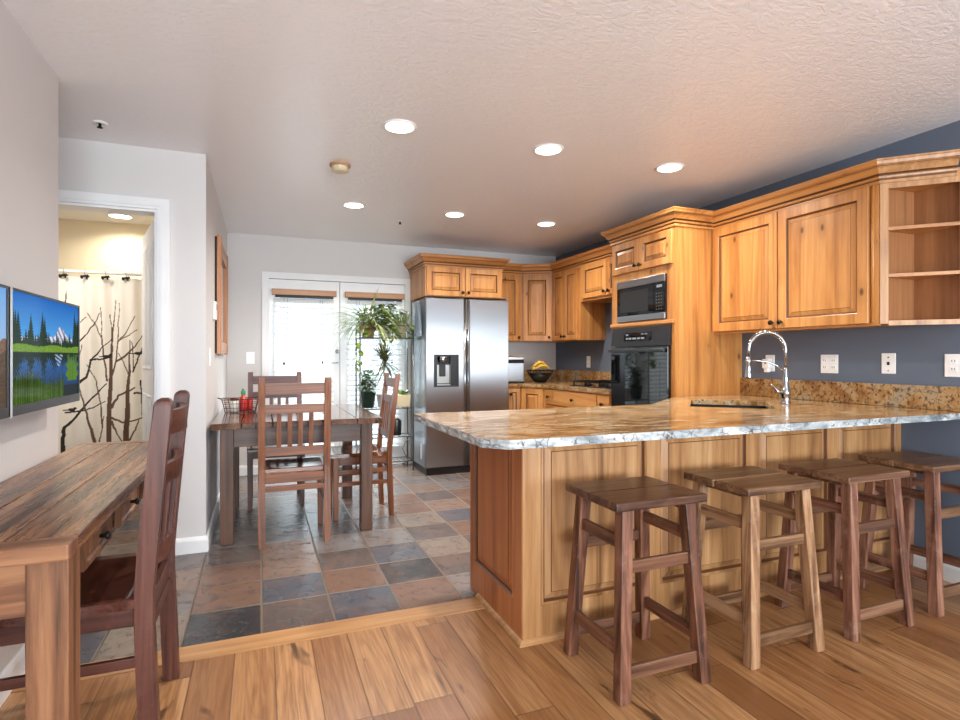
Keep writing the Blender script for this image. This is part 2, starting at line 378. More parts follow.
def vcol(name, rough=0.5, emit=0.0):
    t = NT(name)
    a = t.n('VertexColor', layer_name='pic').outputs[0]
    if emit:
        return t.fin((0.004, 0.004, 0.004), rough, 0, **{'Specular IOR Level': 0.15, 'Emission Color': a, 'Emission Strength': emit})
    return t.fin(a, rough)
def screen_mat():
    t = NT('lit_screen_picture'); t.t.nodes.remove(t.b)
    e = t.n('Emission', {'Color': t.n('VertexColor', layer_name='pic').outputs[0], 'Strength': 1.0})
    g = t.n('BsdfGlossy', {'Color': (1, 1, 1), 'Roughness': 0.1})
    mx = t.n('MixShader', {0: 0.03, 1: e.outputs[0], 2: g.outputs[0]})
    t.t.links.new(mx.outputs[0], t.t.nodes['Material Output'].inputs[0]); return t.m
M['screen'] = screen_mat()
M['curtain'] = vcol('printed_curtain_cloth', 0.85)

# ------------------------------------------------------------------ mesh helpers
def NB(): return bmesh.new()

def box(bm, a, b, bevel=0.0, mi=0):
    x0, y0, z0 = a; x1, y1, z1 = b
    vs = [bm.verts.new(p) for p in ((x0, y0, z0), (x1, y0, z0), (x1, y1, z0), (x0, y1, z0), (x0, y0, z1), (x1, y0, z1), (x1, y1, z1), (x0, y1, z1))]
    fs = [bm.faces.new([vs[i] for i in f]) for f in ((0, 3, 2, 1), (4, 5, 6, 7), (0, 1, 5, 4), (1, 2, 6, 5), (2, 3, 7, 6), (3, 0, 4, 7))]
    for f in fs: f.material_index = mi
    if bevel:
        es = {e for f in fs for e in f.edges}
        bmesh.ops.bevel(bm, geom=list(es), offset=bevel, segments=2, affect='EDGES', profile=0.5)
    return fs

def prism(bm, p0, p1, wx, wy, wx1=None, wy1=None, bevel=0.0):
    """horizontal rectangle at p0 (centre) up to one at p1"""
    wx1 = wx1 or wx; wy1 = wy1 or wy
    vs = []
    for p, a, b in ((p0, wx, wy), (p1, wx1, wy1)):
        for sx, sy in ((-1, -1), (1, -1), (1, 1), (-1, 1)):
            vs.append(bm.verts.new((p[0] + sx * a / 2, p[1] + sy * b / 2, p[2])))
    fs = [bm.faces.new([vs[i] for i in f]) for f in ((0, 3, 2, 1), (4, 5, 6, 7), (0, 1, 5, 4), (1, 2, 6, 5), (2, 3, 7, 6), (3, 0, 4, 7))]
    if bevel:
        bmesh.ops.bevel(bm, geom=list({e for f in fs for e in f.edges}), offset=bevel, segments=2, affect='EDGES', profile=0.5)

def bar(bm, p0, p1, w, h, bevel=0.0):
    """bar between two points; w across (horizontal), h in the upright direction"""
    p0, p1 = Vector(p0), Vector(p1)
    d = (p1 - p0).normalized()
    up = Vector((0, 0, 1)) if abs(d.z) < 0.95 else Vector((0, 1, 0))
    s = d.cross(up).normalized(); u = s.cross(d).normalized()
    vs = []
    for p in (p0, p1):
        for a, b in ((-1, -1), (1, -1), (1, 1), (-1, 1)):
            vs.append(bm.verts.new(p + s * a * w / 2 + u * b * h / 2))
    fs = [bm.faces.new([vs[i] for i in f]) for f in ((0, 1, 2, 3), (7, 6, 5, 4), (0, 4, 5, 1), (1, 5, 6, 2), (2, 6, 7, 3), (3, 7, 4, 0))]
    if bevel:
        bmesh.ops.bevel(bm, geom=list({e for f in fs for e in f.edges}), offset=bevel, segments=2, affect='EDGES', profile=0.5)

def tube(bm, pts, r, seg=8, closed=False):
    pts = [Vector(p) for p in pts]; n = len(pts)
    rs = r if isinstance(r, (list, tuple)) else [r] * n
    rings = []; ref = None
    for i, p in enumerate(pts):
        a = pts[(i - 1) % n] if (closed or i > 0) else p
        b = pts[(i + 1) % n] if (closed or i < n - 1) else p
        d = (b - a).normalized()
        if ref is None:
            ref = d.orthogonal().normalized()
        ref = (ref - d * ref.dot(d))
        ref = ref.normalized() if ref.length > 1e-6 else d.orthogonal().normalized()
        s = d.cross(ref)
        rings.append([bm.verts.new(p + (ref * math.cos(2 * PI * k / seg) + s * math.sin(2 * PI * k / seg)) * rs[i]) for k in range(seg)])
    m = n if closed else n - 1
    for i in range(m):
        A, Bq = rings[i], rings[(i + 1) % n]
        for k in range(seg):
            f = bm.faces.new((A[k], A[(k + 1) % seg], Bq[(k + 1) % seg], Bq[k])); f.smooth = True
    if not closed:
        bm.faces.new(list(reversed(rings[0]))); bm.faces.new(rings[-1])

def lathe(bm, prof, c=(0, 0, 0), seg=24, cap=True):
    rings = []
    for r, z in prof:
        rings.append([bm.verts.new((c[0] + r * math.cos(2 * PI * k / seg), c[1] + r * math.sin(2 * PI * k / seg), c[2] + z)) for k in range(seg)])
    for A, Bq in zip(rings, rings[1:]):
        for k in range(seg):
            f = bm.faces.new((A[k], A[(k + 1) % seg], Bq[(k + 1) % seg], Bq[k])); f.smooth = True
    if cap:
        bm.faces.new(list(reversed(rings[0]))); bm.faces.new(rings[-1])

def extrude_poly(bm, pts, z0, z1, side_mi=0, top_mi=0):
    lo = [bm.verts.new((x, y, z0)) for x, y in pts]; hi = [bm.verts.new((x, y, z1)) for x, y in pts]
    n = len(pts)
    bm.faces.new(list(reversed(lo))).material_index = side_mi
    bm.faces.new(hi).material_index = top_mi
    for i in range(n):
        bm.faces.new((lo[i], lo[(i + 1) % n], hi[(i + 1) % n], hi[i])).material_index = side_mi

def cells(bm, xs, zs, solid, y0, y1):
    """welded slab in the xz plane made of the grid cells for which solid(i,j)"""
    V = {}
    def v(i, j, y):
        k = (i, j, y)
        if k not in V: V[k] = bm.verts.new((xs[i], y, zs[j]))
        return V[k]
    nx, nz = len(xs) - 1, len(zs) - 1
    S = lambda i, j: 0 <= i < nx and 0 <= j < nz and solid(i, j)
    for i in range(nx):
        for j in range(nz):
            if not S(i, j): continue
            bm.faces.new((v(i, j, y0), v(i + 1, j, y0), v(i + 1, j + 1, y0), v(i, j + 1, y0)))
            bm.faces.new((v(i, j, y1), v(i, j + 1, y1), v(i + 1, j + 1, y1), v(i + 1, j, y1)))
            if not S(i - 1, j): bm.faces.new((v(i, j, y0), v(i, j + 1, y0), v(i, j + 1, y1), v(i, j, y1)))
            if not S(i + 1, j): bm.faces.new((v(i + 1, j, y0), v(i + 1, j, y1), v(i + 1, j + 1, y1), v(i + 1, j + 1, y0)))
            if not S(i, j - 1): bm.faces.new((v(i, j, y0), v(i, j, y1), v(i + 1, j, y1), v(i + 1, j, y0)))
            if not S(i, j + 1): bm.faces.new((v(i, j + 1, y0), v(i + 1, j + 1, y0), v(i + 1, j + 1, y1), v(i, j + 1, y1)))

def panel(bm, x0, x1, z0, z1, y, t, loops):
    """raised panel slab: back at y+t, front at y; loops = [(inset, y offset, material)]"""
    def rect(ins, yy):
        return [bm.verts.new(p) for p in ((x0 + ins, yy, z0 + ins), (x1 - ins, yy, z0 + ins), (x1 - ins, yy, z1 - ins), (x0 + ins, yy, z1 - ins))]
    back = rect(0, y + t)
    bm.faces.new(list(reversed(back)))
    prev = back
    for ins, dy, mi in [(0, 0.003, 0), (0.003, 0, 0)] + loops:
        cur = rect(ins, y + dy)
        for k in range(4):
            bm.faces.new((prev[k], prev[(k + 1) % 4], cur[(k + 1) % 4], cur[k])).material_index = mi
        prev = cur
    bm.faces.new(prev).material_index = loops[-1][2]

def door_loops(st=0.058):
    return [(st, 0, 0), (st + 0.004, 0.002, 0), (st + 0.009, 0.011, 1), (st + 0.014, 0.012, 1), (st + 0.038, 0.003, 0), (st + 0.040, 0.001, 1), (st + 0.043, 0.001, 0)]

def sweep(bm, path, prof, d0=None, d1=None, glaze=()):
    """moulding: profile [(outward, z)] swept along a plan path with mitred corners; outward = right of the direction of travel"""
    n = len(path); P = [Vector((p[0], p[1])) for p in path]
    rows = []
    for i in range(n):
        ds = []
        if i > 0: ds.append((P[i] - P[i - 1]).normalized())
        elif d0: ds.append(Vector(d0).normalized())
        if i < n - 1: ds.append((P[i + 1] - P[i]).normalized())
        elif d1: ds.append(Vector(d1).normalized())
        ns = [Vector((d.y, -d.x)) for d in ds]
        m = sum(ns, Vector((0, 0)))
        m.normalize(); k = 1.0 / max(0.3, m.dot(ns[0]))
        rows.append([bm.verts.new((P[i].x + m.x * o * k, P[i].y + m.y * o * k, z)) for o, z in prof])
    q = len(prof)
    for A, Bq in zip(rows, rows[1:]):
        for k in range(q):
            bm.faces.new((A[k], Bq[k], Bq[(k + 1) % q], A[(k + 1) % q])).material_index = 1 if k in glaze else 0
    bm.faces.new(list(reversed(rows[0]))); bm.faces.new(rows[-1])

CROWN = lambda z: [(-0.012, z), (0.010, z), (0.010, z + 0.016), (0.004, z + 0.019), (0.004, z + 0.023), (0.018, z + 0.026), (0.020, z + 0.036), (0.014, z + 0.040), (0.014, z + 0.044), (0.026, z + 0.050), (0.042, z + 0.076), (0.050, z + 0.082), (0.050, z + 0.086), (0.060, z + 0.092), (0.064, z + 0.108), (0.068, z + 0.111), (0.068, z + 0.120), (-0.012, z + 0.120)]
CROWN_GLAZE = (2, 3, 7, 8, 11)

def mesh_obj(name, bm, mats, parent=None, smooth=None):
    bmesh.ops.recalc_face_normals(bm, faces=bm.faces)
    me = bpy.data.meshes.new(name); bm.to_mesh(me); bm.free()
    for m in (mats if isinstance(mats, (list, tuple)) else [mats]):
        me.materials.append(M[m] if isinstance(m, str) else m)
    if smooth:
        for p in me.polygons: p.use_smooth = True
    o = bpy.data.objects.new(name, me); COL.objects.link(o)
    if parent is not None: o.parent = parent
    return o

def thing(name, label, cat, loc=(0, 0, 0), rz=0.0, group=None):
    o = bpy.data.objects.new(name, None); COL.objects.link(o)
    o.empty_display_size = 0.1
    o.location = loc; o.rotation_euler = (0, 0, rz)
    o['label'] = label; o['category'] = cat
    if group: o['group'] = group
    return o

def tag(o, label, cat, group=None):
    o['label'] = label; o['category'] = cat
    if group: o['group'] = group
    return o

def struct(name, bm=None, mats=None, parent=None):
    if bm is None:
        o = bpy.data.objects.new(name, None); COL.objects.link(o)
    else:
        o = mesh_obj(name, bm, mats, parent)
    if parent is None: o['kind'] = 'structure'
    return o

def sbox(name, a, b, mat, parent=None, bevel=0):
    bm = NB(); box(bm, a, b, bevel); return struct(name, bm, mat, parent)

def pbox(parent, name, a, b, mat, bevel=0.0):
    bm = NB(); box(bm, a, b, bevel); return mesh_obj(name, bm, mat, parent)

# ================================================================== THE ROOM
HL = -2.3   # far left wall of hallway and bathroom
sbox('floor', (HL, 2.58, -0.06), (W + 0.1, B + 0.1, 0), 'tile')
sbox('floor', (L - 0.12, REAR, -0.06), (W + 0.1, 2.455, 0), 'planks')
sbox('trim_1', (L - 0.12, 2.455, -0.06), (W + 0.1, 2.58, 0.004), 'threshold')
sbox('ceiling', (HL, REAR, C), (W + 0.1, B + 0.1, C + 0.08), 'ceiling')
sbox('wall_left', (L - 0.12, REAR, 0), (L, 3.01, C), 'wall')
sbox('wall_right', (W, REAR, 0), (W + 0.1, B + 0.1, C), 'slate_wall')
sbox('wall_hallway', (HL - 0.1, 2.5, 0), (HL, B + 0.1, C), 'wall')
sbox('wall_hallway_end', (HL, 2.5, 0), (L - 0.12, 2.58, C), 'wall')
bm = NB(); cells(bm, [HL, -0.06, 0.07 - 0.02, 1.53, W], [0, 2.03, C], lambda i, j: not (i == 2 and j == 0), B, B + 0.1)
struct('wall_back', bm, 'wall')
bm = NB(); cells(bm, [HL, -1.34, -0.575, HX], [0, 2.085, C], lambda i, j: not (i == 1 and j == 0), BW, BW + 0.12)
struct('wall_bathroom', bm, 'wall')
sbox('wall_dining', (HX - 0.06, BW + 0.12, 0), (HX, B, C), 'wall')
sbox('wall_bathroom_right', (HX - 0.12, BW + 0.12, 0), (HX - 0.06, B, C), 'cream')
sbox('wall_bathroom_back', (HL, B - 0.06, 0), (HX - 0.12, B, C), 'cream')
bm = NB(); cells(bm, [L - 0.12, -0.72, 3.22, W + 0.1], [0, 0.47, 2.03, C], lambda i, j: not (i == 1 and j == 1), REAR - 0.12, REAR)
struct('wall_rear', bm, 'slate_wall')  # unseen wall, slate colour picked to darken the refrigerator's reflection
for k, x0 in enumerate((-0.72, 0.595, 1.91)):
    w = struct('window_%d' % (k + 1))
    x1 = x0 + 1.31
    bm = NB(); cells(bm, [x0, x0 + 0.05, x1 - 0.05, x1], [0.475, 0.525, 1.975, 2.025], lambda i, j: not (i == 1 and j == 1), REAR - 0.10, REAR - 0.03)
    mesh_obj('window_frame', bm, 'white', w)
    bm = NB(); box(bm, (x0 + 0.045, REAR - 0.07, 0.52), (x1 - 0.045, REAR - 0.064, 1.98)); mesh_obj('pane', bm, 'glass', w)

# backdrop added outside the french doors to make the blind gaps look dark
sbox('floor_exterior_backdrop', (-2.0, B + 0.1, -0.2), (4.0, 9.4, -0.06), 'ext_backdrop_floor')
sbox('wall_exterior_backdrop', (-2.0, 9.4, -0.2), (4.0, 9.5, 2.6), 'ext_backdrop')

# baseboards
def baseb(name, a, b):
    o = sbox(name, a, b, 'white'); return o
def baseboard(name, path):
    bm = NB(); sweep(bm, path, [(-0.001, 0.0), (0.014, 0.0), (0.014, 0.075), (0.010, 0.088), (0.004, 0.096), (-0.001, 0.098)])
    return struct(name, bm, 'white')
baseboard('baseboard_left', [(L, REAR), (L, 3.01), (L - 0.12, 3.01)])
baseboard('baseboard_bathroom', [(-0.508, BW), (HX, BW), (HX, B), (0.0, B)][0:3])
baseboard('baseboard_back', [(HX, B), (0.0, B)])
baseboard('baseboard_right', [(W, 2.06), (W, REAR)])

# french doors in the back wall
D = struct('door_1')
bm = NB(); cells(bm, [0.01, 0.075, 1.505, 1.57], [0.0, 2.01, 2.075], lambda i, j: not (i == 1 and j == 0), B - 0.022, B + 0.0)
mesh_obj('casing', bm, 'white', D)
bm = NB(); cells(bm, [0.05, 0.072, 1.508, 1.53], [0.0, 2.012, 2.03], lambda i, j: not (i == 1 and j == 0), B + 0.0, B + 0.1)
mesh_obj('jamb', bm, 'white', D)
for x0, x1 in ((0.076, 0.786), (0.794, 1.504)):
    bm = NB(); cells(bm, [x0, x0 + 0.105, x1 - 0.105, x1], [0.012, 0.26, 1.87, 2.006], lambda i, j: not (i == 1 and j == 1), B + 0.012, B + 0.056)
    lf = mesh_obj('door_leaf', bm, 'white', D)
    bm = NB(); box(bm, (x0 + 0.10, B + 0.030, 0.255), (x1 - 0.10, B + 0.036, 1.875)); mesh_obj('pane', bm, 'glass', lf)
bm = NB(); tube(bm, [(0.762, B + 0.012, 1.14), (0.762, B - 0.04, 1.14), (0.765, B - 0.045, 1.14), (0.70, B - 0.045, 1.14)], 0.007); mesh_obj('door_handle', bm, 'nickel', D)
bm = NB(); lathe(bm, [(0.0, -0.002), (0.022, -0.002), (0.022, 0.01), (0.0, 0.012)], seg=16, cap=False)
for v in bm.verts: v.co = Vector((0.762 + v.co.x, B + 0.008 - v.co.z, 1.26 + v.co.y))
mesh_obj('deadbolt', bm, 'nickel', D)

bm = NB(); cells(bm, [0.06, 0.100, 0.760, 0.820, 1.480, 1.52], [0.0, 1.985, 2.02], lambda i, j: j == 1 or i in (0, 2, 4), B + 0.0565, B + 0.075); mesh_obj('door_stop', bm, 'white', D)
# bathroom door: casing, jamb and the open leaf
D2 = struct('door_2')
bm = NB(); cells(bm, [-1.40, -1.335, -0.578, -0.51], [0.0, 2.082, 2.145], lambda i, j: not (i == 1 and j == 0), BW - 0.02, BW)
mesh_obj('casing', bm, 'white', D2)
bm = NB(); cells(bm, [-1.40, -1.352, -0.561, -0.51], [0.0, 2.099, 2.145], lambda i, j: not (i == 1 and j == 0), BW - 0.027, BW - 0.02)
mesh_obj('backband', bm, 'white', D2)
bm = NB(); cells(bm, [-1.342, -1.322, -0.593, -0.573], [0.0, 2.068, 2.086], lambda i, j: not (i == 1 and j == 0), BW - 0.004, BW + 0.124)
mesh_obj('jamb', bm, 'white', D2)
leaf_r = bpy.data.objects.new('hinged_leaf', None); COL.objects.link(leaf_r); leaf_r.parent = D2
leaf_r.location = (-0.600, BW + 0.115, 0); leaf_r.rotation_euler = (0, 0, PI / 2 + math.radians(14.5))
bm = NB()   # local x = along the leaf, y = thickness
box(bm, (0.0, -0.0175, 0.012), (0.72, 0.0175, 2.05))
lf = mesh_obj('door_leaf', bm, 'white', leaf_r)
for z0, z1 in ((0.22, 0.95), (1.12, 1.92)):
    for xa, xb in ((0.11, 0.33), (0.39, 0.61)):
        for s in (-1,):
            bm = NB(); panel(bm, xa, xb, z0, z1, -0.0255, 0.008, [(0.018, 0.004, 0), (0.03, 0.004, 0), (0.05, 0.0, 0)])
            for v in bm.verts: v.co.y *= -1
            mesh_obj('door_panel', bm, 'white', leaf_r)
for z in (1.86, 1.10, 0.25):
    pbox(D2, 'hinge', (-0.598, BW + 0.07, z - 0.045), (-0.588, BW + 0.112, z + 0.045), 'nickel')

# bathroom set-up: tub, rod, curtain, hooks
t = thing('bathtub', 'white bathtub behind the printed shower curtain', 'bathtub', (-1.4, 5.7, 0))
bm = NB(); cells(bm, [-0.88, -0.80, 0.80, 0.84], [-0.34, -0.27, 0.27, 0.34], lambda i, j: not (i == 1 and j == 1), 0.0, 0.52)
for v in bm.verts: v.co = Vector((v.co.x, v.co.z, v.co.y))
mesh_obj('tub_wall', bm, 'white_gloss', t)
pbox(t, 'tub_bottom', (-0.82, -0.28, 0.03), (0.82, 0.28, 0.08), 'white_gloss')

CY = 5.33
bm = NB(); tube(bm, [(HL + 0.002, CY, 1.885), (HX - 0.122, CY, 1.885)], 0.013, 10)
tag(mesh_obj('curtain_rod', bm, 'white_gloss'), 'white shower curtain rod spanning the bathroom', 'curtain rod')

def curtain():
    import numpy as np
    rng = random.Random(11)
    x0, x1, z0, z1 = -2.0, -0.62, 0.12, 1.845
    nx, nz = 360, 400
    segs = []   # (xa, za, xb, zb, ra, rb, tone)
    # the visible patch is about x -1.55 .. -0.95; trunks rise from the lower part
    F, THc = 555.0, TH
    def toxz(x, y):
        u = 60 + x / 3.6; v = 250 + y / 3.6; a_ = (u - 480) / F
        d = CY / (math.cos(THc) - a_ * math.sin(THc))
        return d * (math.sin(THc) + a_ * math.cos(THc)), 1.2 + d * (357 - v) / F
    lines = [   # tone (0 brown, 1 dark), widths in metres at both ends, points
        (0, .046, .004, (176, 900), (175, 680), (180, 450), (186, 330), (200, 182)), (0, .016, .004, (180, 470), (205, 380), (210, 290), (214, 192)),
        (0, .050, .006, (236, 900), (240, 680), (245, 520), (250, 440), (252, 325)), (0, .018, .004, (206, 402), (250, 370), (275, 340), (300, 298)),
        (0, .010, .004, (212, 330), (245, 290), (270, 238)), (0, .009, .004, (214, 327), (250, 305), (276, 288)), (0, .014, .004, (168, 470), (158, 390), (150, 320), (128, 270), (100, 228)),
        (0, .009, .004, (154, 385), (150, 300), (146, 208)), (0, .008, .004, (188, 330), (182, 270), (178, 232)), (1, .024, .014, (60, 482), (98, 458), (114, 396)), (1, .016, .008, (114, 396), (150, 392), (182, 388)),
        (1, .012, .005, (114, 396), (150, 352), (186, 318)), (1, .011, .005, (60, 335), (100, 300), (128, 262), (142, 228)), (1, .006, .004, (70, 258), (95, 242)), (1, .006, .004, (15, 200), (22, 150)),
        (1, .030, .020, (10, 900), (10, 690), (15, 640)), (1, .020, .009, (15, 640), (75, 580), (120, 528), (166, 482)), (1, .014, .006, (18, 586), (75, 581), (120, 566), (162, 545)),
        (0, .022, .008, (126, 690), (102, 605), (84, 548), (70, 500)), (0, .012, .005, (152, 640), (146, 560), (130, 470), (98, 412)), (0, .022, .012, (184, 566), (212, 524), (268, 496)),
        (0, .018, .010, (186, 606), (236, 622), (296, 604)), (0, .018, .010, (184, 618), (202, 658), (228, 690)), (0, .014, .008, (246, 690), (272, 645), (282, 612)), (1, .012, .006, (262, 440), (280, 392), (300, 330)),
        (0, .010, .004, (250, 460), (236, 415), (212, 372)), (1, .010, .005, (288, 470), (290, 540), (296, 606)), (1, .016, .014, (268, 514), (300, 518)), (0, .009, .004, (262, 432), (266, 380), (258, 330)),
        (0, .010, .005, (140, 690), (150, 650), (156, 600)), (0, .012, .006, (330, 900), (332, 600), (318, 420), (330, 250)), (0, .03, .006, (-60, 900), (-64, 600), (-50, 400), (-70, 200)), (1, .012, .005, (-64, 560), (-20, 480), (30, 420)), (0, .010, .004, (50, 470), (62, 410), (78, 340)), (0, .008, .004, (-62, 520), (-90, 420), (-110, 330))]
    for tone, wa, wb, *pts in lines:
        Pq = [Vector(toxz(*p)) for p in pts]
        Q = []
        for i in range(len(Pq) - 1):      # smooth and jitter a little
            for k in range(4):
                f_ = k / 4; p_ = Pq[i].lerp(Pq[i + 1], f_)
                Q.append(p_ + Vector((rng.uniform(-.004, .004), rng.uniform(-.004, .004))))
        Q.append(Pq[-1])
        for i in range(len(Q) - 1):
            f0, f1 = i / (len(Q) - 1), (i + 1) / (len(Q) - 1)
            segs.append((Q[i].x, Q[i].y, Q[i + 1].x, Q[i + 1].y, (wa + (wb - wa) * f0) / 2, (wa + (wb - wa) * f1) / 2, tone))
    birds = [toxz(168, 383), toxz(281, 372), toxz(40, 576)]
    X, Z = np.meshgrid(np.linspace(x0, x1, nx), np.linspace(z0, z1, nz))
    colr = np.empty((nz, nx, 3)); colr[:] = srgb(236, 228, 214)
    faded = np.array(srgb(222, 210, 192)); brown = np.array(srgb(96, 70, 54)); dark = np.array(srgb(40, 30, 26))
    # pale printed shadow tree behind
    for (a, b, c, d, ra, rb, tone) in [(s[0] + 0.27, s[1] - 0.12, s[2] + 0.27, s[3] - 0.12, s[4], s[5], 2) for s in segs[:16]] + segs:
        dx, dz = c - a, d - b; LL = dx * dx + dz * dz + 1e-9
        tt = np.clip(((X - a) * dx + (Z - b) * dz) / LL, 0, 1)
        dist = np.hypot(X - a - tt * dx, Z - b - tt * dz)
        m = dist < np.maximum(ra + (rb - ra) * tt, 0.0032)
        colr[m] = faded if tone == 2 else (brown if tone == 0 else dark)
    for bx, bz in birds:
        m = ((X - bx) / 0.028) ** 2 + ((Z - bz) / 0.013) ** 2 < 1; colr[m] = dark
        m = ((X - bx - 0.024) / 0.012) ** 2 + ((Z - bz - 0.012) / 0.010) ** 2 < 1; colr[m] = dark
        m = (abs(X - bx + 0.035) < 0.02) & (abs(Z - bz + 0.002) < 0.004); colr[m] = dark
    verts = []; cols = []
    for j in range(nz):
        for i in range(nx):
            x = X[j, i]; z = Z[j, i]
            f = 0.016 * math.sin(x * 26 + 0.6 * math.sin(z * 2)) + 0.008 * math.sin(x * 61 + z)
            verts.append((x, CY + f, z)); cols.extend((*colr[j, i], 1.0))
    faces = [(j * nx + i, j * nx + i + 1, (j + 1) * nx + i + 1, (j + 1) * nx + i) for j in range(nz - 1) for i in range(nx - 1)]
    me = bpy.data.meshes.new('shower_curtain'); me.from_pydata(verts, [], faces)
    ca = me.color_attributes.new('pic', 'FLOAT_COLOR', 'POINT'); ca.data.foreach_set('color', cols)
    for p in me.polygons: p.use_smooth = True
    me.materials.append(M['curtain'])
    o = bpy.data.objects.new('shower_curtain', me); COL.objects.link(o)
    tag(o, 'cream shower curtain printed with bare brown trees', 'curtain')
curtain()
HOOKS = [-1.76, -1.60, -1.46, -1.318, -1.176, -1.034, -0.89, -0.75]
for k, hx in enumerate(HOOKS):
    t = thing('curtain_hook', 'dark bear-shaped hook hanging the tree-print curtain from its rod', 'curtain hook', (hx, CY - 0.02, 1.84), 0, 'bear-shaped curtain hooks')
    bm = NB(); tube(bm, [(0, 0.02 + 0.02 * math.sin(a), 0.042 + 0.022 * math.cos(a)) for a in [q * 2 * PI / 12 for q in range(12)]], 0.0025, 6, True)
    mesh_obj('ring', bm, 'nickel', t)
    bm = NB()
    prof = [(-0.034, -0.004), (-0.036, 0.012), (-0.026, 0.020), (-0.012, 0.018), (0.008, 0.024), (0.022, 0.022), (0.028, 0.030), (0.033, 0.024), (0.044, 0.012), (0.040, 0.006),
            (0.028, 0.006), (0.026, -0.016), (0.014, -0.016), (0.012, 0.000), (-0.010, -0.001), (-0.014, -0.016), (-0.028, -0.016)]
    lo = [bm.verts.new((x * 0.8, -0.008, z * 0.8)) for x, z in prof]; hi = [bm.verts.new((x * 0.8, 0.0, z * 0.8)) for x, z in prof]
    bm.faces.new(lo); bm.faces.new(list(reversed(hi)))
    for i in range(len(prof)): bm.faces.new((lo[i], hi[i], hi[(i + 1) % len(prof)], lo[(i + 1) % len(prof)]))
    mesh_obj('bear_ornament', bm, 'iron', t)

# ceiling fittings
def ceiling_light(x, y, label, r=0.075, power=LAMP_W, col=LAMP_COL, group='recessed kitchen ceiling lights'):
    t = thing('recessed_light', label, 'ceiling light', (x, y, C), 0, group)
    bm = NB(); lathe(bm, [(r + 0.018, 0.0), (r + 0.018, -0.004), (r + 0.008, -0.008), (r, -0.004), (r, 0.0)], seg=32, cap=False); mesh_obj('trim_ring', bm, 'white_gloss', t)
    bm = NB(); lathe(bm, [(r, -0.0035), (0.001, -0.0036)], seg=32, cap=False); mesh_obj('lens', bm, 'lens', t)
    l = bpy.data.lights.new('lamp', 'AREA'); l.shape = 'DISK'; l.size = 2 * r * 0.9; l.energy = power; l.color = col; l.spread = math.radians(150)
    o = bpy.data.objects.new('lamp', l); COL.objects.link(o); o.parent = t; o.location = (0, 0, -0.012)
ceiling_light(0.70, 2.96, 'lit recessed ceiling light nearest the smoke detector, in the row over the bar counter')
ceiling_light(1.61, 2.96, 'lit recessed ceiling light in the middle of the row over the bar counter')
ceiling_light(2.51, 2.95, 'lit recessed ceiling light in front of the tall oven cabinet')
ceiling_light(0.71, 4.63, 'lit recessed ceiling light above the dining table')
ceiling_light(1.58, 4.61, 'lit recessed ceiling light in front of the refrigerator')
ceiling_light(2.49, 4.62, 'lit recessed ceiling light near the dark corner over the cooktop')
ceiling_light(-1.16, 5.75, 'lit recessed light in the bathroom ceiling above the curtain', 0.085, 7, (1.0, 0.90, 0.78), 'recessed bathroom ceiling lights')
ceiling_light(-1.45, 4.62, 'added unseen light in the bathroom ceiling just inside the doorway, brightening the curtain', 0.085, 13, (1.0, 0.93, 0.86), 'recessed bathroom ceiling lights')  # added lamp out of view, lights the front of the curtain

t = thing('smoke_detector', 'beige round smoke detector on the textured ceiling', 'smoke detector', (0.478, 3.69, C))
bm = NB(); lathe(bm, [(0.066, 0.0), (0.066, -0.012), (0.056, -0.016)], seg=28, cap=False); mesh_obj('base_plate', bm, 'pot_terra', t)
bm = NB(); lathe(bm, [(0.054, -0.014), (0.052, -0.044), (0.036, -0.050), (0.001, -0.050)], seg=28, cap=False); mesh_obj('cover', bm, 'pot_cream', t)
def sprinkler(x, y, label):
    t = thing('fire_sprinkler', label, 'sprinkler', (x, y, C))
    bm = NB(); lathe(bm, [(0.036, 0.0), (0.034, -0.006), (0.016, -0.008), (0.012, -0.002)], seg=20, cap=False); mesh_obj('escutcheon', bm, 'white_gloss', t)
    bm = NB(); lathe(bm, [(0.007, 0.0), (0.007, -0.022), (0.014, -0.024), (0.014, -0.027), (0.001, -0.028)], seg=12, cap=False); mesh_obj('deflector', bm, 'iron', t)
sprinkler(-0.80, 3.50, 'white ceiling sprinkler near the bathroom doorway')
sprinkler(1.19, 5.02, 'tiny ceiling sprinkler between the lights toward the refrigerator')

# ================================================================== CABINETS
R90 = -PI / 2
def xf(bm, loc=(0, 0, 0), rz=0.0):
    bm.transform(Matrix.Translation(loc) @ Matrix.Rotation(rz, 4, 'Z')); return bm

def knob(parent, x, z, y=-0.02):
    bm = NB(); lathe(bm, [(0.007, 0.0), (0.006, 0.012), (0.015, 0.018), (0.0165, 0.025), (0.012, 0.031), (0.001, 0.033)], seg=14)
    bm.transform(Matrix.Translation((x, y, z)) @ Matrix.Rotation(PI / 2, 4, 'X'))
    return mesh_obj('knob', bm, 'bronze', parent)

def cab_door(parent, x0, x1, z0, z1, knob_at=None, mat='alder', st=0.058, name='door', y=-0.021):
    bm = NB(); panel(bm, x0, x1, z0, z1, y, 0.0205, door_loops(st))
    o = mesh_obj(name, bm, [mat, 'glaze'], parent)
    if knob_at: knob(o, knob_at[0], knob_at[1], y)
    return o

def drawer(parent, x0, x1, z0, z1, knobs, mat='alder_x'):
    bm = NB(); panel(bm, x0, x1, z0, z1, -0.021, 0.0205, [(0.004, 0.0, 0)])
    o = mesh_obj('drawer', bm, mat, parent)
    for kx in knobs: knob(o, kx, (z0 + z1) / 2, -0.021)
    return o

def crown(parent, path, z, mat='alder_x', d0=None, d1=None):
    bm = NB(); sweep(bm, path, CROWN(z), d0, d1, CROWN_GLAZE); return mesh_obj('crown_molding', bm, [mat, 'glaze'], parent)

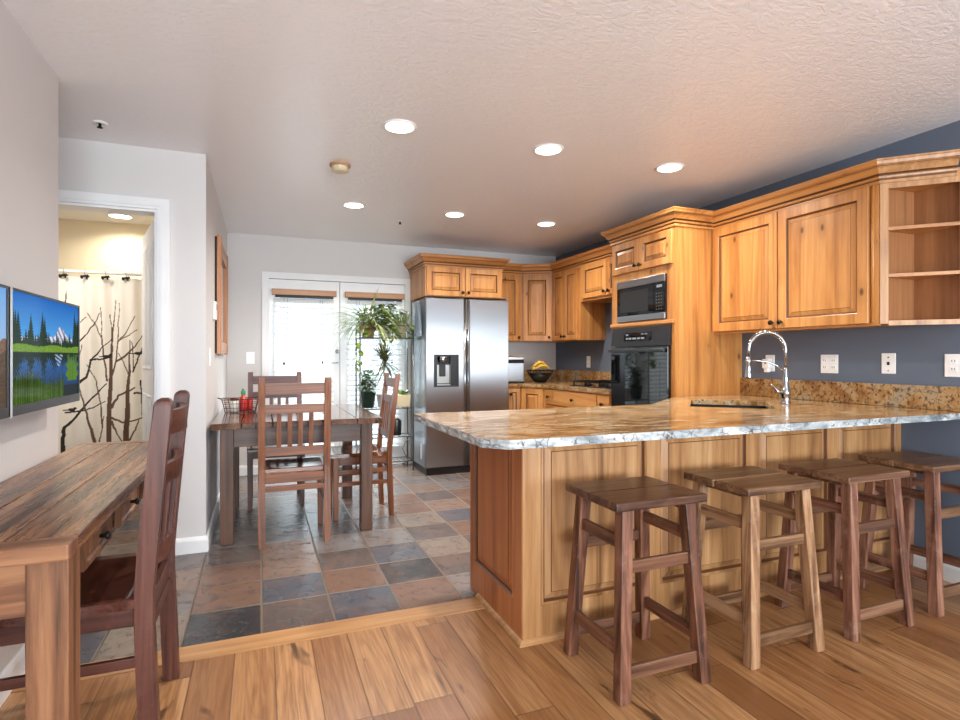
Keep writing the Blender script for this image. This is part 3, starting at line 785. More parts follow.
# --- wall cabinet over the bar counter (right wall), two tall doors
c = thing('wall_cabinet', 'knotty alder wall cabinet with two tall doors above the faucet', 'cabinet', (3.143, 3.218, 0), R90)
wd = 1.196
pbox(c, 'carcass', (0, 0, 1.38), (wd, W - 3.143 - 0.001, 2.19), 'alder')
cab_door(c, 0.012, 0.565, 1.386, 2.145, (0.535, 1.425))
cab_door(c, 0.573, 1.150, 1.386, 2.145, (0.603, 1.425))
bm = NB(); lathe(bm, [(0.008, 1.386), (0.008, 2.145)], seg=10); 
for v in bm.verts: v.co += Vector((1.166, -0.004, 0))
mesh_obj('corner_bead', bm, 'alder', c)
crown(c, [(0.0, 0.0), (1.200, 0.0)], 2.145, d1=(0.707, 0.707))
pbox(c, 'light_rail', (0.0, -0.004, 1.372), (wd, 0.015, 1.38), 'alder_x')

# --- open corner shelf at its end
c = thing('corner_shelf', 'angled open shelf unit with three empty bays beside the two-door wall cabinet', 'shelf', (3.143, 2.018, 0), -PI / 4)
q = 0.402; h = q / 2
tri = [(0.0, 0.0), (q, 0.0), (h, h - 0.004)]
for nm, za, zb in (('bottom_board', 1.38, 1.398), ('shelf', 1.634, 1.652), ('shelf', 1.889, 1.907), ('top_board', 2.125, 2.19)):
    bm = NB(); extrude_poly(bm, tri, za, zb); mesh_obj(nm, bm, 'alder_x', c)
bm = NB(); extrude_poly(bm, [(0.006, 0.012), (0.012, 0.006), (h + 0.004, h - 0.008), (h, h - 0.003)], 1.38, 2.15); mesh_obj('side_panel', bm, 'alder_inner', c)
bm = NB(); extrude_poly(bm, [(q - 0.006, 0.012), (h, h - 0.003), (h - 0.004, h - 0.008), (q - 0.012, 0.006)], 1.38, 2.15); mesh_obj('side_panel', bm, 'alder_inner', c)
for a, b in ((0.0, 0.04), (q - 0.055, q)):
    pbox(c, 'stile', (a, -0.002, 1.38), (b, 0.008, 2.15), 'alder_daylit', 0.002)
pbox(c, 'top_rail', (0.04, -0.002, 2.115), (q - 0.055, 0.008, 2.15), 'alder_daylit')
pbox(c, 'bottom_rail', (0.04, -0.002, 1.372), (q - 0.055, 0.008, 1.396), 'alder_daylit')
crown(c, [(0.0, 0.0), (q - 0.07, 0.0)], 2.145, 'alder_daylit', d0=(0.707, -0.707))

# --- tall oven cabinet
c = thing('oven_cabinet', 'tall knotty alder cabinet housing the microwave and black oven', 'cabinet', (2.789, 3.996, 0), R90)
wd, dp = 0.776, W - 2.789 - 0.001
pbox(c, 'carcass', (0, 0.03, 0.1), (wd, dp, 2.19), 'alder')
XS = [0, 0.045, 0.095, 0.690, 0.731, wd]; ZS = [0.10, 0.54, 1.434, 1.46, 1.484, 1.82, 1.86, 2.19]
def solid(i, j):
    if j == 1: return i in (0, 4)
    if j == 4: return i not in (2,)
    return True
bm = NB(); cells(bm, XS, ZS, solid, 0.0, 0.0295); mesh_obj('face_frame', bm, 'alder', c)
pbox(c, 'ledge', (-0.0, -0.022, 1.446), (wd, 0.0, 1.474), 'alder_x', 0.006)
cab_door(c, 0.025, 0.381, 1.885, 2.135, (0.355, 1.925), st=0.05)
cab_door(c, 0.389, 0.757, 1.885, 2.135, (0.415, 1.925), st=0.05)
cab_door(c, 0.025, 0.385, 0.13, 0.52, (0.355, 0.48), st=0.05)
cab_door(c, 0.391, 0.757, 0.13, 0.52, (0.42, 0.48), st=0.05)
crown(c, [(-0.0, 0.3), (0.0, 0.0), (wd, 0.0), (wd, dp - 0.285)], 2.150, 'alder_x')
pbox(c, 'toe_kick', (0.0, 0.06, 0.0), (wd, dp, 0.1), 'glaze')

m = thing('microwave', 'built-in microwave with stainless strips, set above the black oven', 'microwave', (2.789, 3.996, 0), R90)
pbox(m, 'housing', (0.098, -0.010, 1.4855), (0.687, 0.0285, 1.8185), 'black')
pbox(m, 'top_strip', (0.098, -0.022, 1.762), (0.687, -0.010, 1.8185), 'steel', 0.003)
pbox(m, 'bottom_strip', (0.098, -0.022, 1.4855), (0.687, -0.010, 1.532), 'steel', 0.003)
pbox(m, 'door_glass', (0.100, -0.020, 1.533), (0.565, -0.010, 1.759), 'black_glass', 0.002)
pbox(m, 'window', (0.145, -0.0215, 1.562), (0.500, -0.020, 1.730), 'grey_dk')
cp = pbox(m, 'control_panel', (0.569, -0.020, 1.533), (0.685, -0.010, 1.759), 'black_glass', 0.002)
pbox(cp, 'display', (0.600, -0.0215, 1.722), (0.660, -0.0200, 1.742), 'display')
for r in range(6):
    for k in range(3):
        pbox(cp, 'button', (0.592 + k * 0.028, -0.0212, 1.556 + r * 0.024), (0.604 + k * 0.028, -0.0200, 1.562 + r * 0.024), 'rack')

o = thing('wall_oven', 'black built-in oven with glass door below the microwave', 'oven', (2.789, 3.996, 0), R90)
pbox(o, 'housing', (0.047, -0.004, 0.545), (0.729, 0.0285, 1.432), 'black')
bm = NB(); extrude_poly(bm, [(0.03, -0.004), (0.03, -0.030), (0.746, -0.030), (0.746, -0.004)], 1.288, 1.436)
for v in bm.verts:
    if v.co.z > 1.35 and v.co.y < -0.02: v.co.y = -0.016
cp = mesh_obj('control_panel', bm, 'grey_dk', o)
bm = NB(); box(bm, (0.20, -0.0005, -0.034), (0.545, 0.001, 0.034)); bm.transform(Matrix.Translation((0, -0.0245, 1.362)) @ Matrix.Rotation(-0.104, 4, 'X')); sc_ = mesh_obj('display', bm, 'black_glass', cp)
bm = NB(); box(bm, (0.228, -0.0016, 0.010), (0.258, -0.0006, 0.020)); bm.transform(Matrix.Translation((0, -0.0245, 1.362)) @ Matrix.Rotation(-0.104, 4, 'X')); mesh_obj('readout', bm, 'display', sc_)
bx = 0.232
for wq in (0.022, 0.036, 0.05, 0.034, 0.04):
    bm = NB(); box(bm, (bx, -0.0016, -0.022), (bx + wq, -0.0006, -0.008)); bm.transform(Matrix.Translation((0, -0.0245, 1.362)) @ Matrix.Rotation(-0.104, 4, 'X')); mesh_obj('button', bm, 'display', sc_); bx += wq + 0.012
for bx in (0.42, 0.465):
    bm = NB(); box(bm, (bx, -0.0016, 0.014), (bx + 0.03, -0.0006, 0.021)); bm.transform(Matrix.Translation((0, -0.0245, 1.362)) @ Matrix.Rotation(-0.104, 4, 'X')); mesh_obj('button', bm, 'display', sc_)
d = pbox(o, 'oven_door', (0.036, -0.036, 0.56), (0.740, -0.0045, 1.280), 'black_glass', 0.004)
pbox(d, 'window', (0.12, -0.0375, 0.72), (0.655, -0.036, 1.17), 'black_glass')
bm = NB(); bar(bm, (0.04, -0.060, 1.250), (0.736, -0.060, 1.250), 0.020, 0.026, 0.006); box(bm, (0.06, -0.053, 1.242), (0.09, -0.034, 1.258)); box(bm, (0.686, -0.053, 1.242), (0.716, -0.034, 1.258))
mesh_obj('handle', bm, 'grey_dk', d)

# --- cabinet over the cooktop and tall narrow doors beside it
c = thing('wall_cabinet', 'short alder wall cabinet with two square doors above the cooktop', 'cabinet', (3.12, 5.03, 0), R90)
pbox(c, 'carcass', (0, 0, 1.775), (1.033, W - 3.121, 2.19), 'alder')
cab_door(c, 0.06, 0.50, 1.80, 2.145, (0.468, 1.84), st=0.05)
cab_door(c, 0.51, 1.00, 1.80, 2.145, (0.542, 1.84), st=0.05)
crown(c, [(0.0, 0.0), (1.033, 0.0)], 2.145)
c = thing('wall_cabinet', 'tall alder wall cabinet with two narrow doors beyond the cooktop', 'cabinet', (3.12, 5.62, 0), R90)
pbox(c, 'carcass', (0, 0, 1.38), (0.589, W - 3.121, 2.19), 'alder')
cab_door(c, 0.02, 0.278, 1.386, 2.145, (0.25, 1.425), st=0.05)
cab_door(c, 0.286, 0.552, 1.386, 2.145, (0.314, 1.425), st=0.05)
crown(c, [(0.0, 0.0), (0.589, 0.0)], 2.145)
# diagonal corner
ang = math.atan2(5.62 - 5.80, 3.12 - 2.80); wdi = math.hypot(0.18, 0.32)
c = thing('wall_cabinet', 'angled corner wall cabinet with one alder door above the fruit bowl', 'cabinet', (2.80, 5.80, 0), ang)
ca, sa = math.cos(-ang), math.sin(-ang)
def loc2(x, y):
    dx, dy = x - 2.80, y - 5.80
    return (dx * ca - dy * sa, dx * sa + dy * ca)
bm = NB(); extrude_poly(bm, [loc2(2.80, 5.80), loc2(3.119, 5.621), loc2(W - 0.001, 5.621), loc2(W - 0.001, B - 0.001), loc2(2.80, B - 0.001)], 1.38, 2.19); mesh_obj('carcass', bm, 'alder', c)
cab_door(c, 0.018, wdi - 0.018, 1.386, 2.145, (wdi - 0.045, 1.425))
crown(c, [(-0.0, 0.0), (wdi, 0.0)], 2.145)
c = thing('wall_cabinet', 'narrow alder wall cabinet half hidden behind the refrigerator', 'cabinet', (2.42, 5.80, 0), 0)
pbox(c, 'carcass', (0, 0, 1.38), (0.379, B - 5.801, 2.19), 'alder')
cab_door(c, 0.02, 0.362, 1.386, 2.145, (0.335, 1.425))
crown(c, [(0.0, 0.0), (0.379, 0.0)], 2.145)
# over the refrigerator
c = thing('wall_cabinet', 'alder cabinet with two small doors and wide crown over the refrigerator', 'cabinet', (1.56, 5.48, 0), 0)
dp = B - 5.481
pbox(c, 'carcass', (0, 0, 1.825), (0.858, dp, 2.19), 'alder')
cab_door(c, 0.012, 0.424, 1.832, 2.128, (0.397, 1.872), st=0.05)
cab_door(c, 0.434, 0.846, 1.832, 2.128, (0.461, 1.872), st=0.05)
crown(c, [(0.0, dp), (0.0, 0.0), (0.858, 0.0), (0.858, dp - 0.32)], 2.130)
# --- base cabinets along the far walls
c = thing('base_cabinet', 'alder base cabinet with drawers below the cooktop', 'cabinet', (2.79, 5.179, 0), R90)
pbox(c, 'carcass', (0, 0, 0.1), (1.182, W - 2.791, 0.878), 'alder')
pbox(c, 'toe_kick', (0, 0.06, 0.0), (1.182, 0.3, 0.1), 'glaze')
drawer(c, 0.02, 0.175, 0.715, 0.862, [0.098]); drawer(c, 0.195, 0.965, 0.715, 0.862, [0.58]); drawer(c, 0.985, 1.165, 0.715, 0.862, [1.075])
drawer(c, 0.02, 0.175, 0.43, 0.70, [0.098]); drawer(c, 0.195, 0.965, 0.43, 0.70, [0.58]); drawer(c, 0.985, 1.165, 0.43, 0.70, [1.075])
drawer(c, 0.02, 0.175, 0.12, 0.415, [0.098]); drawer(c, 0.195, 0.965, 0.12, 0.415, [0.58]); drawer(c, 0.985, 1.165, 0.12, 0.415, [1.075])
ang = math.atan2(5.18 - 5.47, 2.79 - 2.63); wdi = math.hypot(0.16, 0.29)
c = thing('base_cabinet', 'angled corner base cabinet with one narrow alder door', 'cabinet', (2.63, 5.47, 0), ang)
ca, sa = math.cos(-ang), math.sin(-ang)
def loc3(x, y):
    dx, dy = x - 2.63, y - 5.47
    return (dx * ca - dy * sa, dx * sa + dy * ca)
bm = NB(); extrude_poly(bm, [loc3(2.63, 5.47), loc3(2.789, 5.181), loc3(W - 0.001, 5.181), loc3(W - 0.001, B - 0.001), loc3(2.63, B - 0.001)], 0.1, 0.878); mesh_obj('carcass', bm, 'alder', c)
cab_door(c, 0.03, wdi - 0.03, 0.12, 0.862, None, st=0.055)
c = thing('base_cabinet', 'narrow base cabinet beside the refrigerator with daylight painted into its door', 'cabinet', (2.475, 5.47, 0), 0)
pbox(c, 'carcass', (0, 0, 0.1), (0.154, B - 5.471, 0.878), 'alder')
cab_door(c, 0.008, 0.148, 0.12, 0.862, (0.024, 0.80), 'alder_daylit', st=0.04)  # daylight falling on this door is painted in by the wood colour

def counter(name, label, outline, z0, z1, hole=None, rough=0.0, seed=1):
    rng = random.Random(seed)
    bm = NB()
    def edge_loop(pts, z):
        vs = [bm.verts.new((x, y, z)) for x, y in pts]
        return vs
    # subdivide outline
    P = []
    n = len(outline)
    for i in range(n):
        a, b = Vector(outline[i]), Vector(outline[(i + 1) % n])
        k = max(1, int((b - a).length / 0.03)) if rough else 1
        for j in range(k): P.append(a + (b - a) * j / k)
    cen = Vector((sum(p.x for p in P) / len(P), sum(p.y for p in P) / len(P)))
    rows = []
    levels = [(z1, 0.0), (z1 - 0.006, 0.0), ((z0 + z1) / 2, 1.0), (z0 + 0.006, 0.7), (z0, 0.4)] if rough else [(z1, 0), (z0, 0)]
    m = len(P)
    nrm = []
    for i in range(m):
        d = (P[(i + 1) % m] - P[(i - 1) % m]).normalized(); nrm.append(Vector((d.y, -d.x)))
    for z, amt in levels:
        rows.append([bm.verts.new((P[i].x + nrm[i].x * rng.uniform(-rough, rough * 0.6) * (amt if amt else 0.4), P[i].y + nrm[i].y * rng.uniform(-rough, rough * 0.6) * (amt if amt else 0.4), z)) for i in range(m)])
    for A, Bq in zip(rows, rows[1:]):
        for i in range(m):
            bm.faces.new((A[i], A[(i + 1) % m], Bq[(i + 1) % m], Bq[i])).material_index = 1
    hs = None
    if hole:
        hs = [[bm.verts.new((x, y, z)) for x, y in hole] for z in (z1, z0)]
        for i in range(len(hole)):
            j = (i + 1) % len(hole)
            bm.faces.new((hs[0][i], hs[1][i], hs[1][j], hs[0][j])).material_index = 0
    for ring, hr in ((rows[0], 0), (rows[-1], 1)):
        es = [bm.edges.get((ring[i], ring[(i + 1) % m])) for i in range(m)]
        if hole:
            k = len(hole); es += [bm.edges.get((hs[hr][i], hs[hr][(i + 1) % k])) for i in range(k)]
        r = bmesh.ops.triangle_fill(bm, edges=es, use_beauty=True, use_dissolve=False)
        for g in r['geom']:
            if isinstance(g, bmesh.types.BMFace): g.material_index = 0
    o = mesh_obj(name, bm, ['granite', 'granite_edge' if rough else 'splash'])
    return tag(o, label, 'countertop')

counter('granite_countertop', 'speckled granite countertop holding the cooktop and fruit bowl', [(2.762, 3.998), (W - 0.001, 3.998), (W - 0.001, B - 0.001), (2.475, B - 0.001), (2.475, 5.435), (2.607, 5.435), (2.762, 5.155)], 0.879, 0.911)

def splash(label, a, b):
    bm = NB(); box(bm, a, b, 0.002); return tag(mesh_obj('granite_backsplash', bm, 'splash'), label, 'backsplash')
splash('granite backsplash strip behind the cooktop', (W - 0.022, 3.998, 0.912), (W - 0.001, B - 0.024, 1.045))
splash('granite backsplash strip behind the fruit bowl and bread box', (2.475, B - 0.022, 0.912), (W - 0.001, B - 0.001, 1.045))
splash('long granite backsplash strip beside the faucet', (W - 0.022, 1.75, 0.912), (W - 0.001, 3.218, 1.042))

# ================================================================== PENINSULA
PX, PY = 1.013, 2.09
c = thing('bar_cabinet', 'alder bar base with raised panels under the granite bar top', 'cabinet', (PX, PY, 0), 0)
pw, pdp = W - PX - 0.001, 0.61
pbox(c, 'carcass', (0.012, 0.014, 0.0), (1.25, pdp, 0.872), 'alder'); pbox(c, 'sink_base', (1.2505, 0.014, 0.0), (pw, pdp, 0.66), 'alder')
pbox(c, 'front_board', (1.2505, 0.014, 0.6605), (pw, 0.034, 0.872), 'alder')
zs = [0.0, 0.150, 0.848, 0.878]
px = [0.0, 0.085, 0.63, 0.705, 1.245, 1.32, 1.82, 1.885, 2.37, pw]
bm = NB(); cells(bm, px, zs, lambda i, j: not (j == 1 and i in (1, 3, 5, 7)), -0.006, 0.0135); mesh_obj('face_frame', bm, 'alder_daylit', c)
for i in (1, 3, 5, 7):
    bm = NB(); panel(bm, px[i] - 0.001, px[i + 1] + 0.001, 0.149, 0.849, -0.010, 0.020, [(0.010, -0.002, 0), (0.014, 0.003, 0), (0.020, 0.014, 1), (0.024, 0.015, 1), (0.050, 0.006, 0), (0.053, 0.003, 1), (0.056, 0.003, 0)])
    mesh_obj('raised_panel', bm, ['alder_daylit', 'glaze'], c)
# end toward the dining room
bm = NB(); cells(bm, [-pdp, -pdp + 0.06, -0.085, -0.0], [0.0, 0.16, 0.845, 0.878], lambda i, j: not (i == 1 and j == 1), 0.0, 0.014)
for v in bm.verts: v.co = Vector((v.co.y - 0.002, -v.co.x, v.co.z))
mesh_obj('end_frame', bm, 'alder_shaded', c)
bm = NB(); panel(bm, -pdp + 0.059, -0.084, 0.159, 0.846, -0.003, 0.018, [(0.006, 0.0, 0), (0.012, 0.012, 1), (0.017, 0.013, 1), (0.050, 0.004, 0), (0.053, 0.001, 1), (0.056, 0.001, 0)])
for v in bm.verts: v.co = Vector((v.co.y, -v.co.x, v.co.z))
mesh_obj('end_panel', bm, ['alder_shaded', 'glaze'], c)
bm = NB(); sweep(bm, [(-0.003, 0.49), (-0.003, -0.0065), (pw, -0.0065)], [(0.0, 0.0), (0.017, 0.0), (0.017, 0.010), (0.010, 0.019), (0.0, 0.022)]); mesh_obj('shoe_molding', bm, 'threshold', c)
bm = NB(); cells(bm, [0, 0.05, 0.56, 0.60, 1.11, 1.16], [0.12, 0.86], lambda i, j: i in (0, 2, 4), 0.0, 0.02); xf(bm, (1.25, pdp + 0.0205, 0), PI); mesh_obj('back_frame', bm, 'alder', c)
pbox(c, 'support_bracket', (0.03, -0.20, 0.868), (0.07, -0.007, 0.8775), 'steel_grey')

# sink opening, turned to the corner
SA = -math.radians(43); SCN = Vector((2.70, 2.63))
ex = Vector((math.cos(SA), math.sin(SA))); ey = Vector((-math.sin(SA), math.cos(SA)))
def srect(a, b):
    pts = []
    for sx, sy in ((-1, -1), (1, -1), (1, 1), (-1, 1)):
        p = SCN + ex * a * sx + ey * b * sy; pts.append((p.x, p.y))
    return pts
outline = [(0.80, 1.748), (W - 0.001, 1.748), (W - 0.001, 3.210), (2.765, 3.210), (2.20, 2.755), (0.745, 2.765), (0.722, 2.742), (0.725, 1.83)]
counter('granite_bar_top', 'large gold granite bar top with chiselled edge in front of the stools', outline, 0.879, 0.911, srect(0.225, 0.30), rough=0.006, seed=4)
s = thing('kitchen_sink', 'dark undermount sink set into the granite bar top', 'sink', (SCN.x, SCN.y, 0), SA)
bm = NB(); cells(bm, [-0.247, -0.227, 0.227, 0.247], [-0.322, -0.302, 0.302, 0.322], lambda i, j: not (i == 1 and j == 1), 0.68, 0.8785)
for v in bm.verts: v.co = Vector((v.co.x, v.co.z, v.co.y))
mesh_obj('basin_wall', bm, 'sink', s)
pbox(s, 'basin_floor', (-0.228, -0.303, 0.675), (0.228, 0.303, 0.69), 'sink')
bm = NB(); lathe(bm, [(0.045, 0.6905), (0.045, 0.694), (0.03, 0.692), (0.001, 0.691)], seg=20, cap=False); mesh_obj('drain', bm, 'chrome', s)

# spring faucet
fx, fy = 3.02, 2.50
dirv = Vector((-0.86, 0.51, 0)).normalized()
s = thing('kitchen_faucet', 'tall chrome spring-neck faucet on the granite bar top', 'faucet', (fx, fy, 0.911), math.atan2(dirv.y, dirv.x))
bm = NB(); lathe(bm, [(0.030, 0.0), (0.030, 0.006), (0.026, 0.012), (0.026, 0.050), (0.029, 0.056), (0.029, 0.078), (0.022, 0.090), (0.016, 0.150), (0.015, 0.22), (0.012, 0.225)], seg=20); mesh_obj('body', bm, 'chrome', s)
arc = [(0, 0, 0.22), (0, 0, 0.33)] + [(0.107 - 0.107 * math.cos(a), 0, 0.335 + 0.107 * math.sin(a)) for a in [i * PI / 16 for i in range(0, 17)]] + [(0.216, 0, 0.29)]
bm = NB(); tube(bm, arc, 0.0085, 10); mesh_obj('hose', bm, 'chrome', s)
def along(pts, n):
    P = [Vector(p) for p in pts]; ds = [0]
    for a, b in zip(P, P[1:]): ds.append(ds[-1] + (b - a).length)
    out = []
    for k in range(n):
        dd = ds[-1] * k / (n - 1); i = max(j for j in range(len(ds)) if ds[j] <= dd + 1e-9); i = min(i, len(P) - 2)
        f = (dd - ds[i]) / (ds[i + 1] - ds[i]); tq = (P[i + 1] - P[i]).normalized()
        out.append((P[i].lerp(P[i + 1], f), tq))
    return out
coil = []
pts = along(arc[1:-3], 26 * 10)
for i, (p, tq) in enumerate(pts):
    b_ = Vector((0, 1, 0)); n_ = tq.cross(b_); a = 2 * PI * i / 10
    coil.append(p + (n_ * math.cos(a) + b_ * math.sin(a)) * 0.0145)
bm = NB(); tube(bm, coil, 0.0030, 5); mesh_obj('spring', bm, 'chrome', s)
bm = NB(); lathe(bm, [(0.0225, 0.155), (0.0225, 0.165), (0.018, 0.20), (0.014, 0.245), (0.016, 0.25), (0.016, 0.285), (0.010, 0.292)], c=(0.216, 0, 0), seg=16); mesh_obj('spray_head', bm, 'chrome', s)
bm = NB(); tube(bm, [(0.012, 0, 0.195), (0.05, 0, 0.235), (0.10, 0, 0.258), (0.16, 0, 0.266), (0.203, 0, 0.266)], 0.006, 8); tube(bm, [(0.216 + 0.019 * math.cos(q * PI / 8), 0.019 * math.sin(q * PI / 8), 0.266) for q in range(16)], 0.005, 6, True); mesh_obj('holder_arm', bm, 'chrome', s)
bm = NB(); tube(bm, [(0.024, 0.0, 0.066), (0.045, 0.0, 0.075), (0.085, 0.0, 0.125)], [0.010, 0.008, 0.006], 10); mesh_obj('lever', bm, 'chrome', s)

# ================================================================== REFRIGERATOR
f = thing('refrigerator', 'stainless side-by-side refrigerator with a door dispenser', 'refrigerator', (1.545, 5.40, 0), 0)
FW = 0.915
pbox(f, 'body', (0.004, 0.062, 0.07), (FW - 0.004, 0.56, 1.800), 'steel_grey', 0.004)
pbox(f, 'base_grille', (0.01, 0.02, 0.0), (FW - 0.01, 0.54, 0.069), 'black')
def fridge_door(name, x0, x1, holes=None):
    bm = NB(); nx = 14; zsq = [0.075, 0.085, 0.90, 1.22, 1.795, 1.805]
    xsq = [x0, x0 + 0.006, x1 - 0.006, x1]
    if holes: xsq = sorted([x for x in xsq if min(abs(x - holes[0]), abs(x - holes[1])) > 0.012] + list(holes))
    cut = (lambda i, j: not (j == 2 and holes[0] - 1e-6 <= xsq[i] < holes[1] - 1e-6)) if holes else (lambda i, j: True)
    cells(bm, xsq, zsq, cut, 0.0, 0.058)
    for v in bm.verts:
        if v.co.y < 0.01 and (min(abs(v.co.x - x0), abs(v.co.x - x1)) < 1e-5 or v.co.z < 0.08 or v.co.z > 1.80): v.co.y = 0.008
    return mesh_obj(name, bm, 'steel', f)
ld = fridge_door('freezer_door', 0.0, 0.408, (0.088, 0.345))
rd = fridge_door('door', 0.470, FW)
bm = NB(); tube(bm, [(0.424, 0.018, 0.08), (0.424, 0.018, 1.80)], 0.0155, 14); mesh_obj('handle', bm, 'steel', ld)
bm = NB(); tube(bm, [(0.456, 0.020, 0.08), (0.456, 0.020, 1.80)], 0.0125, 14); mesh_obj('handle', bm, 'steel', rd)
pbox(rd, 'grip_slot', (0.4405, 0.004, 0.92), (0.452, 0.03, 1.49), 'black')
# dispenser
bm = NB(); cells(bm, [0.083, 0.098, 0.335, 0.350], [0.895, 0.91, 1.21, 1.225], lambda i, j: not (i == 1 and j == 1), -0.004, 0.012); dsp = mesh_obj('dispenser_frame', bm, 'grey_dk', f)
pbox(dsp, 'recess_back', (0.098, 0.05, 0.91), (0.335, 0.057, 1.21), 'black')
pbox(dsp, 'side_trim', (0.098, 0.0, 0.91), (0.118, 0.049, 1.21), 'grey_dk'); pbox(dsp, 'side_trim', (0.262, 0.0, 0.91), (0.335, 0.049, 1.21), 'black')
pbox(dsp, 'back_plate', (0.118, 0.040, 0.93), (0.262, 0.0495, 1.12), 'nickel')
pbox(dsp, 'paddle', (0.150, 0.018, 1.00), (0.215, 0.0395, 1.14), 'grey_dk', 0.004)
bm = NB(); lathe(bm, [(0.045, 1.15), (0.052, 1.17), (0.052, 1.205)], c=(0.185, 0.03, 0), seg=20); mesh_obj('nozzle', bm, 'chrome', dsp)
pbox(dsp, 'drip_tray', (0.118, 0.004, 0.91), (0.262, 0.0395, 0.922), 'nickel')
for x0 in (0.02, 0.83): pbox(f, 'hinge_cover', (x0, 0.02, 1.8065), (x0 + 0.065, 0.10, 1.823), 'grey_dk', 0.004)
pbox(f, 'energy_sticker', (0.0025, 0.16, 0.14), (0.0042, 0.22, 0.30), 'paper')

# cloth hung on the side of the refrigerator
t = thing('hanging_cloth', 'pale blue cloth hung on the side of the refrigerator', 'cloth', (1.5455, 5.62, 1.56))
bm = NB(); rows = []
for j in range(9):
    z = 0.22 - 0.36 * j / 8; wdt = 0.03 + 0.10 * min(1, j / 3.0) - 0.03 * max(0, (j - 5) / 3)
    rows.append([bm.verts.new((-0.018 - 0.022 * math.sin(PI * i / 10) - 0.008 * math.sin(i * 2.2 + j * 0.5), -wdt + 2 * wdt * i / 10, z)) for i in range(11)])
for A, Bq in zip(rows, rows[1:]):
    for i in range(10): bm.faces.new((A[i], A[i + 1], Bq[i + 1], Bq[i])).smooth = True
r = bmesh.ops.solidify(bm, geom=bm.faces[:], thickness=0.006); mesh_obj('cloth', bm, 'blue_cloth', t)
bm = NB(); tube(bm, [(0.001, 0, 0.20), (-0.03, 0, 0.205), (-0.035, 0, 0.225)], 0.005, 6); mesh_obj('hook', bm, 'iron', t)

# ================================================================== ON THE FAR COUNTER
t = thing('cooktop', 'black gas cooktop with iron grates on the far granite counter', 'cooktop', (2.87, 4.88, 0.911), R90)
pbox(t, 'glass_plate', (0.0, 0.03, 0.0006), (0.76, 0.50, 0.010), 'black_glass', 0.003)
for kx in (0.02, 0.26, 0.50):
    bm = NB()
    for yy in (0.06, 0.265, 0.47): bar(bm, (kx, yy, 0.045), (kx + 0.23, yy, 0.045), 0.012, 0.012)
    for xx in (kx + 0.008, kx + 0.115, kx + 0.222): bar(bm, (xx, 0.055, 0.045), (xx, 0.475, 0.045), 0.012, 0.012)
    for xx in (kx + 0.008, kx + 0.222):
        for yy in (0.06, 0.47): box(bm, (xx - 0.006, yy - 0.006, 0.0105), (xx + 0.006, yy + 0.006, 0.04))
    mesh_obj('grate', bm, 'iron', t)
for bx_, by_ in ((0.135, 0.16), (0.135, 0.37), (0.375, 0.265), (0.615, 0.16), (0.615, 0.37)):
    bm = NB(); lathe(bm, [(0.045, 0.0105), (0.045, 0.018), (0.032, 0.020), (0.030, 0.030), (0.001, 0.032)], c=(bx_, by_, 0), seg=18, cap=False); mesh_obj('burner', bm, 'iron', t)

t = thing('bread_box', 'silver countertop appliance with black top band beside the refrigerator', 'appliance', (2.50, 5.58, 0.911), 0)
pbox(t, 'body', (0.0, 0.005, 0.012), (0.235, 0.29, 0.292), 'steel', 0.008)
pbox(t, 'front_panel', (0.012, -0.004, 0.03), (0.223, 0.0048, 0.212), 'steel', 0.003)
pbox(t, 'control_band', (0.006, -0.003, 0.220), (0.229, 0.0048, 0.262), 'black', 0.002)
pbox(t, 'base', (0.004, 0.002, 0.0006), (0.231, 0.286, 0.0115), 'black')
pbox(t, 'top_lid', (0.0, 0.003, 0.2925), (0.235, 0.288, 0.304), 'pot_terra', 0.004)

bx0 = Vector((2.94, 5.60, 0.911))
t = thing('fruit_bowl', 'black wire fruit bowl in the corner of the far counter', 'bowl', bx0)
bm = NB()
for r, z in ((0.06, 0.006), (0.105, 0.055), (0.135, 0.10), (0.15, 0.14)): tube(bm, [(r * math.cos(a), r * math.sin(a), z) for a in [q * 2 * PI / 28 for q in range(28)]], 0.004, 6, True)
for q in range(22):
    a = 2 * PI * q / 22
    tube(bm, [(r * math.cos(a), r * math.sin(a), z) for r, z in ((0.06, 0.006), (0.105, 0.055), (0.135, 0.10), (0.15, 0.14))], 0.0028, 5)
mesh_obj('basket', bm, 'iron', t)
bm = NB(); lathe(bm, [(0.001, 0.011), (0.062, 0.011), (0.108, 0.056), (0.133, 0.098), (0.130, 0.099), (0.104, 0.060), (0.060, 0.016), (0.001, 0.016)], seg=28, cap=False); mesh_obj('liner', bm, 'black', t)
BAN = ['upper banana arched over the fruit bowl', 'banana lying toward the cooktop side of the fruit bowl', 'banana lying at the refrigerator side of the fruit bowl', 'banana at the back of the fruit bowl']
for k, (ox, oy, oz, rz) in enumerate(((0.0, -0.012, 0.185, 0.1), (0.012, -0.050, 0.150, -0.05), (-0.012, 0.000, 0.142, 0.05), (0.0, 0.055, 0.150, -0.1))):
    b = thing('banana', BAN[k], 'banana', bx0 + Vector((ox, oy, oz)), rz)
    pts = [(-0.085 + 0.17 * i / 10, 0.0, 0.045 - 0.045 * ((i - 5) / 5.0) ** 2) for i in range(11)]
    bm = NB(); tube(bm, pts, [0.006, 0.012, 0.016, 0.0175, 0.018, 0.018, 0.018, 0.0175, 0.016, 0.011, 0.005], 7); mesh_obj('fruit', bm, 'banana', b)
    bm = NB(); tube(bm, [(0.085, 0, 0.0), (0.098, 0, -0.012)], [0.005, 0.004], 6); mesh_obj('stem', bm, 'stem', b)

